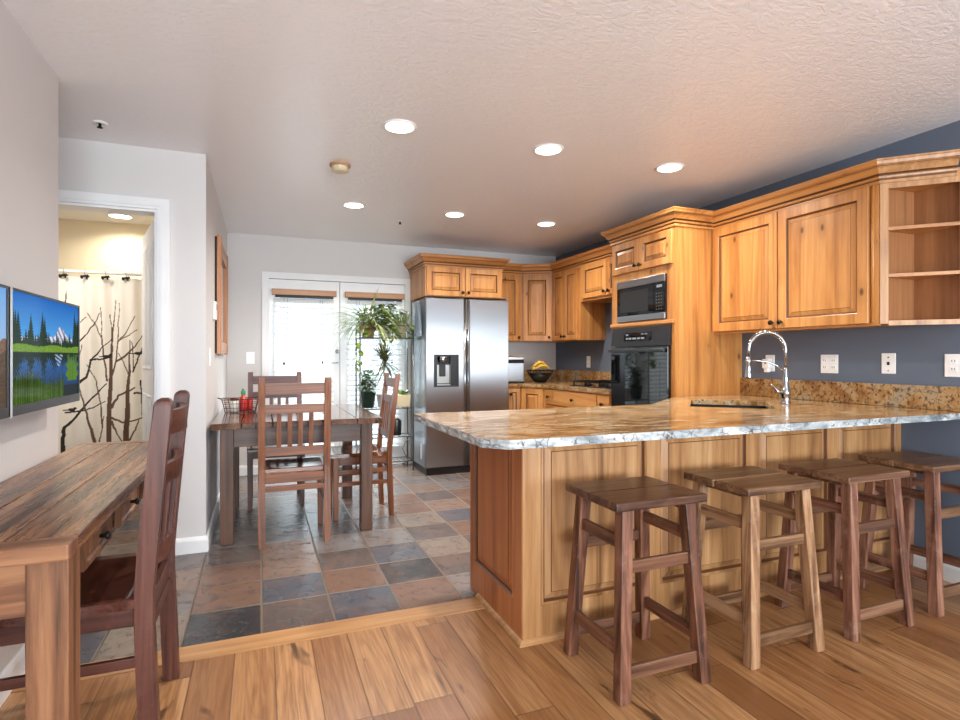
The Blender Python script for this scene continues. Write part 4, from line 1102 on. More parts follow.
# ================================================================== OUTLETS AND SWITCHES
def plate(name, label, loc, rz, w=0.075, h=0.118, kind='outlet'):
    t = thing(name, label, 'outlet' if kind in ('outlet', 'double', 'jack') else 'switch', loc, rz)
    pbox(t, 'cover_plate', (-w / 2, -0.006, -h / 2), (w / 2, -0.0005, h / 2), 'white_gloss', 0.002)
    def sock(x):
        for dz in (-0.022, 0.022):
            s_ = pbox(t, 'socket', (x - 0.016, -0.0085, dz - 0.014), (x + 0.016, -0.006, dz + 0.014), 'white_gloss', 0.003)
            pbox(s_, 'slot', (x - 0.008, -0.009, dz - 0.003), (x - 0.005, -0.0084, dz + 0.007), 'black'); pbox(s_, 'slot', (x + 0.005, -0.009, dz - 0.003), (x + 0.008, -0.0084, dz + 0.007), 'black')
    if kind == 'outlet': sock(0)
    elif kind == 'double': sock(-w / 4); sock(w / 4)
    elif kind == 'jack':
        pbox(t, 'jack', (-0.007, -0.0085, -0.009), (0.007, -0.006, 0.009), 'iron')
        for dz in (-0.042, 0.036): pbox(t, 'screw', (-0.004, -0.0075, dz - 0.004), (0.004, -0.006, dz + 0.004), 'nickel' if dz < 0 else 'iron')
    else:
        pbox(t, 'rocker', (-0.016, -0.0095, -0.033), (0.016, -0.006, 0.033), 'white_gloss', 0.003)
    return t
t = plate('wall_outlet', 'white outlet with a plugged-in white adapter behind the faucet', (W, 2.965, 1.155), R90)
bm = NB(); box(bm, (-0.032, -0.05, -0.038), (0.025, -0.0095, 0.030), 0.006); box(bm, (-0.02, -0.045, -0.065), (0.012, -0.012, -0.036), 0.005)
a = thing('plug_adapter', 'white plug-in adapter in the outlet behind the faucet', 'adapter', (W, 2.965, 1.155), R90); mesh_obj('adapter_body', bm, 'white_gloss', a)
pbox(a, 'indicator', (-0.006, -0.0512, -0.006), (0.004, -0.0500, 0.012), 'grey_dk')
plate('wall_outlet', 'white double-wide outlet on the slate wall beside the faucet', (W, 2.515, 1.155), R90, 0.118, 0.12, 'double')
plate('cable_jack', 'white single jack plate with dark screws on the slate wall', (W, 2.15, 1.162), R90, 0.078, 0.12, 'jack')
plate('wall_outlet', 'white outlet under the open corner shelf', (W, 1.82, 1.155), R90, 0.085, 0.122, 'outlet')
plate('wall_outlet', 'small cream outlet on the dark wall above the cooktop', (W, 5.36, 1.145), R90, 0.075, 0.13, 'outlet')
plate('light_switch', 'white light switch on the back wall beside the french door casing', (-0.10, B, 1.19), 0, 0.08, 0.12, 'switch')
plate('light_switch', 'white light switch on the narrow dining wall below the wood frame', (HX, 4.05, 1.20), PI / 2, 0.075, 0.118, 'switch')
t = thing('thermostat', 'small white thermostat beside the wood frame', 'thermostat', (HX, 4.38, 1.53), PI / 2)
pbox(t, 'case', (-0.045, -0.022, -0.065), (0.045, -0.0005, 0.065), 'white_gloss', 0.004); pbox(t, 'screen', (-0.03, -0.0232, 0.005), (0.03, -0.0218, 0.045), 'grey_dk')

# ================================================================== STOOLS
def stool(label, cx, cy, mv, mh, seed, hgt=0.69, sx=0.40, sy=0.35, rz=0.0, foot=(0.178, 0.172), top=(0.140, 0.132)):
    rng = random.Random(seed)
    t = thing('bar_stool', label, 'stool', (cx, cy, 0), rz, 'wooden stools at the bar counter')
    for a, b in ((-sy / 2, -0.003), (0.001, sy / 2)):
        bm = NB(); box(bm, (-sx / 2 + rng.uniform(-.003, .003), a, hgt - 0.030), (sx / 2 + rng.uniform(-.003, .003), b, hgt + rng.uniform(-.0015, .0015)), 0.005)
        mesh_obj('seat_plank', bm, mh, t)
    lw = 0.046
    P = lambda s, q, z: (s * (foot[0] + (top[0] - foot[0]) * z / (hgt - 0.03)), q * (foot[1] + (top[1] - foot[1]) * z / (hgt - 0.03)), z)
    for s in (-1, 1):
        for q in (-1, 1):
            bm = NB(); prism(bm, P(s, q, 0), P(s, q, hgt - 0.0305), lw, lw, lw * 1.02, lw * 1.02, 0.004); mesh_obj('leg', bm, mv, t)
    for q in (-1, 1):
        for z, hh in ((0.455, 0.044), (0.095, 0.046)):
            a, b = P(-1, q, z), P(1, q, z)
            bm = NB(); bar(bm, (a[0] + lw * .45, a[1], z), (b[0] - lw * .45, b[1], z), 0.020, hh, 0.003); mesh_obj('stretcher', bm, mh, t)
    for s in (-1, 1):
        for z, hh in ((0.535, 0.044), (0.165, 0.046)):
            a, b = P(s, -1, z), P(s, 1, z)
            bm = NB(); bar(bm, (a[0], a[1] + lw * .45, z), (b[0], b[1] - lw * .45, z), 0.020, hh, 0.003); mesh_obj('stretcher', bm, mv + '_y', t)
    for s in (-1, 1):
        bm = NB(); box(bm, (s * 0.125 - 0.013, -0.125, hgt - 0.055), (s * 0.125 + 0.013, 0.125, hgt - 0.0305)); mesh_obj('seat_batten', bm, mh, t)
    return t
stool('darkest red-brown wooden stool, at the dining end of the bar counter', 1.345, 1.785, 'stool_a', 'stool_a_x', 1)
stool('light tan weathered wooden stool, second from the dining end of the bar', 1.945, 1.785, 'stool_b', 'stool_b_x', 2)
stool('reddish wooden stool with scuffed two-plank seat, between the tan stool and the wall stool', 2.515, 1.785, 'stool_c', 'stool_c_x', 3)
stool('reddish wooden stool against the blue wall at the end of the bar', 3.10, 1.795, 'stool_c', 'stool_b_x', 4)

# ================================================================== CHAIRS
def curved_bar(bm, x0, x1, y, z, th, hh, bow, n=10, zb=0.0):
    """rail between two posts, bowed backward (-y), thickness th, height hh"""
    rows = []
    for i in range(n + 1):
        f = i / n; x = x0 + (x1 - x0) * f; yy = y - bow * math.sin(PI * f)
        rows.append([bm.verts.new(p) for p in ((x, yy - th / 2, z - hh / 2), (x, yy + th / 2, z - hh / 2), (x, yy + th / 2, z + hh / 2 + zb * math.sin(PI * f)), (x, yy - th / 2, z + hh / 2 + zb * math.sin(PI * f)))])
    for A, Bq in zip(rows, rows[1:]):
        for k in range(4): bm.faces.new((A[k], A[(k + 1) % 4], Bq[(k + 1) % 4], Bq[k]))
    bm.faces.new(list(reversed(rows[0]))); bm.faces.new(rows[-1])

def dining_chair(label, loc, rz, mv, mh, w=0.44, dp=0.42, hs=0.485, ht=1.07, rake=0.065, pw=0.042, pd=0.036, bow=0.0, rounded=False, slats=4, rail_z=((0.965, 1.035), (0.845, 0.900), (0.575, 0.628)), group='wooden slat-back dining chairs', name='dining_chair'):
    """back along y=0, seat reaching to y=+dp"""
    t = thing(name, label, 'chair', loc, rz, group)
    ks = hs - 0.02
    by = lambda z: (-rake * max(0.0, (z - ks) / (ht - ks)) ** 1.15) if z > ks else (-0.018 * (1 - z / ks))
    xo = w / 2 - pw / 2
    for s in (-1, 1):
        bm = NB(); zs_ = [0.0, 0.15, 0.3, ks - 0.05, ks + 0.03, 0.6, 0.75, 0.9] + ([ht - 0.022, ht - 0.012, ht - 0.005, ht] if rounded else [ht - 0.03, ht]); rows = []
        for z in zs_:
            k = (math.sqrt(max(0.12, 1 - (max(0, z - ht + 0.022) / 0.022) ** 2 * 0.88)) if rounded else (1.0 if z < ht - 0.001 else 0.93))
            dd = pd * (1.0 if z < 0.9 else 0.96)
            rows.append([bm.verts.new((s * xo + a * pw / 2 * k, by(z) + b * dd / 2 * k, z)) for a, b in ((-1, -1), (1, -1), (1, 1), (-1, 1))])
        for A, Bq in zip(rows, rows[1:]):
            for k in range(4): bm.faces.new((A[k], A[(k + 1) % 4], Bq[(k + 1) % 4], Bq[k]))
        bm.faces.new(list(reversed(rows[0]))); bm.faces.new(rows[-1])
        es = [e for e in bm.edges if abs(e.verts[0].co.z - e.verts[1].co.z) > 0.025]
        bmesh.ops.bevel(bm, geom=es, offset=0.004, segments=2, affect='EDGES', profile=0.5)
        mesh_obj('back_post', bm, mv, t)
        bm = NB(); prism(bm, (s * (xo - 0.004), dp - 0.026, 0), (s * (xo - 0.004), dp - 0.026, hs - 0.0265), 0.034, 0.034, 0.042, 0.042, 0.003); mesh_obj('leg', bm, mv, t)
        pbox(t, 'seat_rail', (s * (xo - 0.006) - 0.011, 0.019, hs - 0.085), (s * (xo - 0.006) + 0.011, dp - 0.049, hs - 0.0265), mv + '_y', 0.002)
        for z in (0.35, 0.26) if not rounded else (0.28,):
            bm = NB(); bar(bm, (s * (xo - 0.003), 0.014, z), (s * (xo - 0.003), dp - 0.044, z), 0.018, 0.030, 0.002); mesh_obj('stretcher', bm, mv + '_y', t)
    xi = w / 2 - pw + 0.002
    pbox(t, 'seat_rail', (-xi, -0.013, hs - 0.085), (xi, 0.009, hs - 0.0265), mh, 0.002)
    pbox(t, 'seat_rail', (-xi + 0.004, dp - 0.038, hs - 0.085), (xi - 0.004, dp - 0.016, hs - 0.0265), mh, 0.002)
    bm = NB(); bar(bm, (-xi, -0.008, 0.365), (xi, -0.008, 0.365), 0.018, 0.034, 0.002); mesh_obj('stretcher', bm, mh, t)
    # slightly scooped seat
    bm = NB(); nx, ny = 12, 12; top = []; bot = []
    for j in range(ny + 1):
        y = 0.020 + (dp + 0.018 - 0.020) * j / ny; rt = []; rb = []
        for i in range(nx + 1):
            wx = (w - 0.004) if j > 1 else (w - 0.0)
            x = -wx / 2 + wx * i / nx; f = (i / nx - 0.5) * 2; g = (j / ny)
            dz = -0.010 * (1 - f * f) * math.sin(PI * min(1, g * 0.95)) - (0.006 if j == ny else 0)
            rt.append(bm.verts.new((x, y, hs + dz))); rb.append(bm.verts.new((x, y, hs - 0.026)))
        top.append(rt); bot.append(rb)
    for j in range(ny):
        for i in range(nx):
            fc = bm.faces.new((top[j][i], top[j][i + 1], top[j + 1][i + 1], top[j + 1][i])); fc.smooth = True
            bm.faces.new((bot[j][i], bot[j + 1][i], bot[j + 1][i + 1], bot[j][i + 1]))
    for i in range(nx):
        bm.faces.new((top[0][i + 1], top[0][i], bot[0][i], bot[0][i + 1])); bm.faces.new((top[ny][i], top[ny][i + 1], bot[ny][i + 1], bot[ny][i]))
    for j in range(ny):
        bm.faces.new((top[j][0], top[j + 1][0], bot[j + 1][0], bot[j][0])); bm.faces.new((top[j + 1][nx], top[j][nx], bot[j][nx], bot[j + 1][nx]))
    mesh_obj('seat', bm, mv + '_seat', t)
    for k, (a, b) in enumerate(rail_z):
        zc = (a + b) / 2
        bm = NB(); curved_bar(bm, -xi, xi, by(zc), zc, 0.020, b - a, bow, 10, 0.0)
        mesh_obj('top_rail' if k == 0 else ('middle_rail' if k == 1 else 'lower_rail'), bm, mh, t)
    za, zb = rail_z[2][1] - 0.003, rail_z[1][0] + 0.003
    span = 0.194
    for k in range(slats):
        x = -span / 2 + span * k / (slats - 1)
        f = (x + xi) / (2 * xi); dy = -bow * math.sin(PI * f)
        bm = NB(); bar(bm, (x, by(za) + dy, za), (x, by(zb) + dy, zb), 0.028, 0.011); mesh_obj('slat', bm, mv, t)
    return t
dining_chair('slat-back wooden dining chair with its back toward the bar, nearest the wood floor', (0.203, 3.752, 0), 0, 'chair', 'chair_x')
dining_chair('wooden dining chair at the plant-rack end of the table, seen side-on', (0.905, 4.365, 0), PI / 2, 'chair', 'chair_x', w=0.42)
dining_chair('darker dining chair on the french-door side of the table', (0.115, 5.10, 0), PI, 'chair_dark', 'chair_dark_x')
dining_chair('dark mahogany chair with rounded posts tucked at the console table', (-0.330, 2.15, 0), PI / 2, 'chair_dark', 'chair_dark_x', w=0.47, dp=0.43, hs=0.475, ht=1.075, rake=0.055, pw=0.046, pd=0.052, bow=0.035, rounded=True,
             rail_z=((0.955, 1.03), (0.80, 0.86), (0.55, 0.61)), group='chair at the console table')

# ================================================================== DINING TABLE
t = thing('dining_table', 'dark rustic plank dining table by the french doors', 'table', (0.25, 4.39, 0))
x = -0.54; widths = [0.175, 0.185, 0.17, 0.19, 0.175, 0.175]
for k, wq in enumerate(widths):
    bm = NB(); box(bm, (x + (0.002 if k else 0), -0.60, 0.745), (x + wq - 0.002, 0.60, 0.785), 0.004); mesh_obj('top_plank', bm, 'table_dark_x', t); x += wq
for sx_ in (-0.452, 0.434):
    for sy_ in (-0.478, 0.44): pbox(t, 'leg', (sx_ - 0.04, sy_ - 0.04, 0), (sx_ + 0.04, sy_ + 0.04, 0.7445), 'table_dark', 0.005)
pbox(t, 'apron', (-0.41, -0.497, 0.62), (0.392, -0.472, 0.7445), 'table_dark_xx'); pbox(t, 'apron', (-0.41, 0.435, 0.62), (0.392, 0.46, 0.7445), 'table_dark_xx')
pbox(t, 'apron', (-0.47, -0.437, 0.62), (-0.445, 0.40, 0.7445), 'table_dark_x'); pbox(t, 'apron', (0.43, -0.437, 0.62), (0.455, 0.40, 0.7445), 'table_dark_x')

# wire basket with condiments
bz = 0.786
t = thing('wire_basket', 'copper-brown wire basket of condiments on the dining table', 'basket', (-0.145, 4.56, bz), 0.05)
def rr(a, b, z, r=0.02, n=4):
    pts = []
    for cx_, cy_, a0 in ((a - r, b - r, 0), (-a + r, b - r, 90), (-a + r, -b + r, 180), (a - r, -b + r, 270)):
        for k in range(n + 1):
            an = math.radians(a0 + 90 * k / n); pts.append((cx_ + r * math.cos(an), cy_ + r * math.sin(an), z))
    return pts
bm = NB()
lv = [(0.105, 0.075, 0.003), (0.112, 0.081, 0.035), (0.120, 0.088, 0.068), (0.128, 0.095, 0.10)]
for k, (a, b, z) in enumerate(lv): tube(bm, rr(a, b, z), 0.0022 if k < 3 else 0.004, 5, True)
for i in range(9):
    f = -1 + 2 * i / 8
    for s in (-1, 1): tube(bm, [(f * (a - 0.015), s * b, z) for a, b, z in lv], 0.0018, 4)
for i in range(7):
    f = -1 + 2 * i / 6
    for s in (-1, 1): tube(bm, [(s * a, f * (b - 0.015), z) for a, b, z in lv], 0.0018, 4)
for i in range(9):
    f = -1 + 2 * i / 8; tube(bm, [(f * 0.09, -0.075, 0.003), (f * 0.09, 0.075, 0.003)], 0.0018, 4)
mesh_obj('wire_body', bm, 'copper_wire', t)
for s in (-1, 1):
    bm = NB(); tube(bm, [(s * 0.128, -0.035, 0.10), (s * 0.150, -0.035, 0.108), (s * 0.155, 0, 0.110), (s * 0.150, 0.035, 0.108), (s * 0.128, 0.035, 0.10)], 0.003, 6); mesh_obj('handle', bm, 'copper_wire', t)
t = thing('sauce_bottle', 'sauce bottle with bright green cap in the wire basket', 'bottle', (-0.125, 4.56, bz + 0.006))
bm = NB(); lathe(bm, [(0.026, 0.0), (0.028, 0.006), (0.028, 0.085), (0.020, 0.105), (0.013, 0.118), (0.013, 0.125)], seg=18); mesh_obj('bottle_body', bm, 'sauce', t)
bm = NB(); lathe(bm, [(0.0165, 0.1255), (0.0165, 0.150), (0.010, 0.156), (0.007, 0.170), (0.001, 0.171)], seg=16, cap=False); mesh_obj('cap', bm, 'green_cap', t)
t = thing('condiment_jar', 'short jar with red lid beside the green-capped bottle', 'jar', (-0.185, 4.545, bz + 0.006))
bm = NB(); lathe(bm, [(0.028, 0.0), (0.030, 0.005), (0.030, 0.075), (0.026, 0.082)], seg=18); mesh_obj('jar_body', bm, 'pot_white', t)
bm = NB(); lathe(bm, [(0.030, 0.0825), (0.030, 0.103), (0.001, 0.105)], seg=18, cap=False); mesh_obj('lid', bm, 'copper_wire', t)
for k, (ox, oy, lab) in enumerate(((-0.122, 4.515, 'red packet leaning in front of the green-capped bottle'), (-0.082, 4.57, 'red packet at the chair end of the wire basket'))):
    t = thing('condiment_packet', lab, 'packet', (ox, oy, bz + 0.007), 0.2 - 0.5 * k)
    bm = NB(); rows = []
    for j in range(6):
        z = 0.092 * j / 5; th = 0.012 * math.sin(PI * (0.15 + 0.8 * (1 - j / 5))) + 0.001
        rows.append([bm.verts.new(p) for p in ((-0.02, -th * .3 + z * .1, z), (0, -th + z * .1, z), (0.02, -th * .3 + z * .1, z), (0.02, th * .3 + z * .1, z), (0, th + z * .1, z), (-0.02, th * .3 + z * .1, z))])
    for A, Bq in zip(rows, rows[1:]):
        for i in range(6): bm.faces.new((A[i], A[(i + 1) % 6], Bq[(i + 1) % 6], Bq[i])).smooth = True
    bm.faces.new(list(reversed(rows[0]))); bm.faces.new(rows[-1]); mesh_obj('pouch', bm, 'red', t)

# ================================================================== CONSOLE TABLE
t = thing('console_table', 'long rustic plank console table with small drawers under the television', 'table', (-0.41, 1.53, 0))
wt = 0.425
x = -wt
for k, wq in enumerate((0.145, 0.13, 0.15)):
    bm = NB(); box(bm, (x + (0.0015 if k else 0), 0.078, 0.732), (x + wq - 0.0015, 1.69, 0.770), 0.004); mesh_obj('top_plank', bm, 'rustic_y', t); x += wq
for a, b in ((0.0, 0.076), (1.692, 1.77)):
    bm = NB(); box(bm, (-wt, a, 0.732), (0.0, b, 0.771), 0.005); mesh_obj('breadboard_end', bm, 'rustic_x', t)
for lx in (-wt + 0.01, -0.095):
    for ly in (0.04, 1.64): pbox(t, 'leg', (lx, ly, 0), (lx + 0.085, ly + 0.09, 0.7315), 'rustic', 0.004)
pbox(t, 'apron', (-0.335, 0.05, 0.60), (-0.0955, 0.075, 0.7315), 'rustic_x'); pbox(t, 'apron', (-0.335, 1.69, 0.60), (-0.0955, 1.715, 0.7315), 'rustic_x')
pbox(t, 'apron', (-wt + 0.02, 0.131, 0.60), (-wt + 0.045, 1.639, 0.7315), 'rustic_y')
pbox(t, 'apron', (-0.082, 0.131, 0.60), (-0.058, 1.639, 0.7315), 'rustic_y')
for k, ys in enumerate((0.27, 0.69, 1.11)):
    bm = NB(); panel(bm, ys, ys + 0.30, 0.615, 0.722, -0.022, 0.020, [(0.016, 0, 0), (0.022, 0.006, 0), (0.036, 0.001, 0)])
    for v in bm.verts: v.co = Vector((-v.co.y - 0.0575, v.co.x, v.co.z))
    dr = mesh_obj('drawer', bm, 'rustic', t)
    bm = NB(); lathe(bm, [(0.006, 0.0), (0.006, 0.012), (0.013, 0.018), (0.012, 0.026), (0.001, 0.028)], seg=14)
    bm.transform(Matrix.Translation((-0.0355, ys + 0.15, 0.668)) @ Matrix.Rotation(PI / 2, 4, 'Y')); mesh_obj('knob', bm, 'iron', dr)

# ================================================================== SCREENS ON THE LEFT WALL
def picture_pixels(kind, nx, nz):
    import numpy as np
    rng = np.random.default_rng(5 + kind)
    X, Z = np.meshgrid(np.linspace(0, 1, nx), np.linspace(0, 1, nz))
    img = np.zeros((nz, nx, 3))
    S = lambda *c: np.array(srgb(*c))
    nzf = lambda: rng.random((nz, nx))
    if kind == 0:     # lake with spruces and snowy peaks
        sky = Z > 0.55
        k = ((Z - 0.6) / 0.4).clip(0, 1)[..., None]
        img[:] = S(70, 150, 214) * (1 - k) + S(4, 92, 176) * k
        ridge = 0.60 + 0.12 * np.exp(-((X - 0.68) / 0.10) ** 2) + 0.02 * np.sin(X * 40) * np.exp(-((X - 0.66) / 0.2) ** 2) + 0.02 * np.abs(np.sin(X * 23))
        m = Z < ridge; tex = (np.sin(X * 90 + Z * 60) + nzf() * 1.5) > 0.6
        img[m] = np.where(tex[m][:, None], S(214, 214, 226), S(120, 120, 150))
        wl = 0.50
        def trees(mask_fn):
            pass
        tx = np.linspace(-0.02, 1.02, 34)
        for i, x0 in enumerate(tx):
            hgt = 0.10 + 0.11 * rng.random() + (0.20 if i in (1, 2, 3, 8, 13, 14) else 0) + (0.26 if x0 > 0.90 else 0)
            wd_ = 0.026 + 0.014 * rng.random() + (0.018 if hgt > 0.28 else 0)
            m = (Z > wl) & (Z < wl + hgt) & (np.abs(X - x0) < wd_ * (1 - (Z - wl) / hgt) * (0.7 + 0.5 * np.abs(np.sin(Z * 130))))
            img[m] = S(14, 44, 24) * (0.7 + 0.6 * rng.random())
        m = (Z < wl + 0.035 + 0.01 * np.sin(X * 14)) & (Z > wl - 0.03); img[m] = (S(110, 148, 40) * (0.55 + 0.7 * rng.random((nz, nx)))[..., None])[m]
        m = Z <= wl - 0.03
        w = ((wl - 0.03 - Z) / 0.5)[..., None].clip(0, 1)
        water = S(38, 92, 150) * (1 - w) + S(8, 26, 60) * w; water = water * (0.75 + 0.5 * rng.random((nz, nx)))[..., None]
        img[m] = water[m]
        for i, x0 in enumerate(tx):
            hgt = 0.10 + 0.12 * rng.random() + (0.18 if i in (1, 2, 3, 8, 13, 14) else 0)
            m = (Z < wl - 0.03) & (Z > wl - 0.03 - hgt) & (np.abs(X - x0 - 0.01 * np.sin(Z * 120)) < 0.026 * (1 - (wl - 0.03 - Z) / hgt))
            img[m] = S(10, 34, 26)
        m = (np.abs(X - 0.64) < 0.10 * (1 - (wl - Z) / 0.2)) & (Z < wl - 0.05) & (Z > wl - 0.19) & (np.sin(X * 80 + Z * 150) > 0); img[m] = S(150, 168, 196)
        g = (np.abs(X - 0.88) < 0.10 + 0.02 * np.sin(Z * 60)) & (Z > 0.16) & (Z < 0.32 + 0.14 * rng.random((1, nx))) ; img[g] = (S(96, 140, 36) * (0.35 + 0.9 * rng.random((1, nx))[..., None] * (0.5 + 0.7 * rng.random((nz, nx))[..., None])))[g]
        g = (Z < 0.17 + 0.05 * np.sin(X * 9) + 0.10 * rng.random((1, nx))) & (X < 0.72); img[g] = (S(92, 130, 40) * (0.12 + 1.0 * (rng.random((1, nx)) ** 1.3)[..., None] * (0.35 + 0.9 * rng.random((nz, nx))[..., None])) * (0.55 + 2.2 * (0.2 - Z)[..., None].clip(0, 0.2)))[g]
        g = (Z < 0.12) & (X >= 0.72); img[g] = S(30, 40, 44)
    else:             # rocky mountainside
        k = Z[..., None]
        img[:] = S(170, 190, 214) * (1 - k) + S(110, 160, 214) * k
        ridge = 0.55 + 0.4 * (1 - X) ** 1.4 + 0.03 * np.sin(X * 40)
        m = Z < ridge; img[m] = S(120, 90, 74) * (0.5 + 0.9 * rng.random((m.sum(), 1)))
        m = Z < 0.45 + 0.03 * np.sin(X * 20); img[m] = S(84, 66, 52) * (0.5 + 1.0 * rng.random((m.sum(), 1)))
    return img

def screen(label, y0, y1, kind):
    zc0, zc1 = 1.012, 1.42; hh = zc1 - zc0; ww = y1 - y0
    t = thing('television', label, 'television', (L, (y0 + y1) / 2, (zc0 + zc1) / 2), PI / 2)   # local -y points into the room
    pbox(t, 'casing', (-ww / 2, -0.112, -hh / 2), (ww / 2, -0.075, hh / 2), 'black', 0.004)
    pbox(t, 'wall_bracket', (-0.10, -0.0745, -0.09), (0.10, -0.0005, 0.09), 'iron')
    bz_ = 0.008
    bm = NB(); cells(bm, [-ww / 2, -ww / 2 + 0.014, ww / 2 - 0.010, ww / 2], [-hh / 2, -hh / 2 + 0.032, hh / 2 - 0.008, hh / 2], lambda i, j: not (i == 1 and j == 1) and (i != 0 or True), -0.1165, -0.1121)
    mesh_obj('bezel', bm, 'black', t)
    pbox(t, 'side_trim', (-ww / 2 - 0.006, -0.118, -hh / 2 - 0.004), (-ww / 2 + 0.010, -0.1170, hh / 2 + 0.003), 'screen_bezel')
    nx, nz = 240, 140
    xa, xb, za, zb = -ww / 2 + 0.0145, ww / 2 - 0.0105, -hh / 2 + 0.0325, hh / 2 - 0.0085
    img = picture_pixels(kind, nx, nz)
    verts = [(xa + (xb - xa) * i / (nx - 1), -0.1135, za + (zb - za) * j / (nz - 1)) for j in range(nz) for i in range(nx)]
    faces = [(j * nx + i, j * nx + i + 1, (j + 1) * nx + i + 1, (j + 1) * nx + i) for j in range(nz - 1) for i in range(nx - 1)]
    me = bpy.data.meshes.new('screen'); me.from_pydata(verts, [], faces)
    ca = me.color_attributes.new('pic', 'FLOAT_COLOR', 'POINT')
    flat = []
    for j in range(nz):
        for i in range(nx): flat.extend((*[float(q) for q in img[j, i]], 1.0))
    ca.data.foreach_set('color', flat); me.materials.append(M['screen'])
    o = bpy.data.objects.new('screen', me); COL.objects.link(o); o.parent = t
    return t
screen('flat screen showing a blue lake with spruces and snowy peaks', 2.155, 2.865, 0)
screen('flat screen of a rocky hillside, nearer the camera than the lake screen', 1.435, 2.140, 1)

# ================================================================== WOOD-FRAMED MIRROR ON THE DINING WALL
t = thing('framed_mirror', 'tall cedar-framed mirror on the narrow dining wall', 'mirror', (HX, 5.0, 1.66), PI / 2)   # local -y into the room
ww, hh = 1.0, 0.88
pbox(t, 'backing', (-ww / 2 + 0.01, -0.014, -hh / 2 + 0.01), (ww / 2 - 0.01, -0.0005, hh / 2 - 0.01), 'iron')
for sx_ in (-1, 1): pbox(t, 'stile', (min(sx_ * ww / 2, sx_ * (ww / 2 - 0.11)), -0.040, -hh / 2), (max(sx_ * ww / 2, sx_ * (ww / 2 - 0.11)), -0.0145, hh / 2), 'frame_wood', 0.004)
pbox(t, 'rail', (-ww / 2 + 0.11, -0.036, hh / 2 - 0.12), (ww / 2 - 0.11, -0.0145, hh / 2 - 0.01), 'blind_wood', 0.003); pbox(t, 'rail', (-ww / 2 + 0.11, -0.036, -hh / 2 + 0.01), (ww / 2 - 0.11, -0.0145, -hh / 2 + 0.10), 'blind_wood', 0.003)
pbox(t, 'mirror_glass', (-ww / 2 + 0.111, -0.020, -hh / 2 + 0.101), (ww / 2 - 0.111, -0.0146, hh / 2 - 0.121), 'mirror')

# ================================================================== BLINDS ON THE FRENCH DOORS
def blind(label, x0, x1):
    t = thing('window_blind', label, 'blind', ((x0 + x1) / 2, B, 1.90), 0, 'white slat blinds on the french doors')
    hw = (x1 - x0) / 2
    pbox(t, 'valance', (-hw - 0.012, -0.075, -0.060), (hw + 0.012, -0.0225, 0.0), 'blind_wood', 0.004)
    pbox(t, 'head_rail', (-hw + 0.02, -0.066, -0.085), (hw - 0.02, -0.024, -0.0605), 'iron')
    bm = NB(); n = 29; tilt = math.radians(52); z0 = -0.112; sp = 0.0545
    for k in range(n):
        z = z0 - k * sp
        c_, s_ = math.cos(tilt) * 0.027, math.sin(tilt) * 0.027
        yc = -0.030
        vs = [bm.verts.new(p) for p in ((-hw + 0.01, yc - c_, z - s_), (hw - 0.01, yc - c_, z - s_), (hw - 0.01, yc, z + 0.002), (-hw + 0.01, yc, z + 0.002), (hw - 0.01, yc + c_, z + s_), (-hw + 0.01, yc + c_, z + s_))]
        lo = [bm.verts.new(v.co - Vector((0, 0, 0.0025))) for v in vs]
        for a in ((0, 1, 2, 3), (3, 2, 4, 5)):
            bm.faces.new([vs[i] for i in a]); bm.faces.new([lo[i] for i in reversed(a)])
        for a in ((0, 1), (1, 2), (2, 4), (4, 5), (5, 3), (3, 0)): bm.faces.new((vs[a[0]], lo[a[0]], lo[a[1]], vs[a[1]]))
    mesh_obj('slats', bm, 'slat', t)['kind'] = 'stuff'
    pbox(t, 'bottom_rail', (-hw + 0.01, -0.050, z0 - n * sp - 0.008), (hw - 0.01, -0.010, z0 - n * sp + 0.012), 'slat', 0.003)
    for xx in (-hw * 0.55, hw * 0.50):
        bm = NB(); tube(bm, [(xx, -0.0535, -0.086), (xx, -0.0535, z0 - n * sp)], 0.0018, 4); mesh_obj('ladder_cord', bm, 'rack', t)
    for xx, zz in ((-hw * 0.66, -0.745), (hw * 0.58, -0.735)):
        bm = NB(); tube(bm, [(xx, -0.058, -0.086), (xx, -0.058, zz)], 0.0018, 4); mesh_obj('pull_cord', bm, 'rack', t)
        bm = NB(); lathe(bm, [(0.004, 0.0), (0.011, -0.020), (0.010, -0.034), (0.001, -0.036)], c=(xx, -0.058, zz), seg=12); mesh_obj('tassel', bm, 'iron', t)
    return t
blind('white slat blind with honey wood valance on the french door leaf by the light switch', 0.115, 0.735)
blind('white slat blind with honey wood valance behind the plant rack', 0.850, 1.475)

# ================================================================== PLANT RACK
RX0, RX1, RY0, RY1 = 0.945, 1.505, 5.745, 5.995
t = thing('plant_rack', 'grey metal plant rack between the french doors and refrigerator', 'rack', (RX0, RY0, 0))
rw, rd_ = RX1 - RX0, RY1 - RY0
for x in (0, rw):
    for y in (0, rd_):
        bm = NB(); tube(bm, [(x, y, 0.0), (x, y, 1.535)], 0.009, 10); mesh_obj('post', bm, 'rack', t)
for z in (0.10, 0.36, 0.66, 1.40):
    bm = NB(); tube(bm, [(0, 0, z), (rw, 0, z), (rw, rd_, z), (0, rd_, z)], 0.006, 8, True)
    for k in range(1, 12): tube(bm, [(rw * k / 12, 0, z), (rw * k / 12, rd_, z)], 0.003, 5)
    mesh_obj('shelf', bm, 'rack', t)
bm = NB(); tube(bm, [(0, 0, 1.53), (rw, 0, 1.53), (rw, rd_, 1.53), (0, rd_, 1.53)], 0.006, 8, True); mesh_obj('guard_rail', bm, 'rack', t)
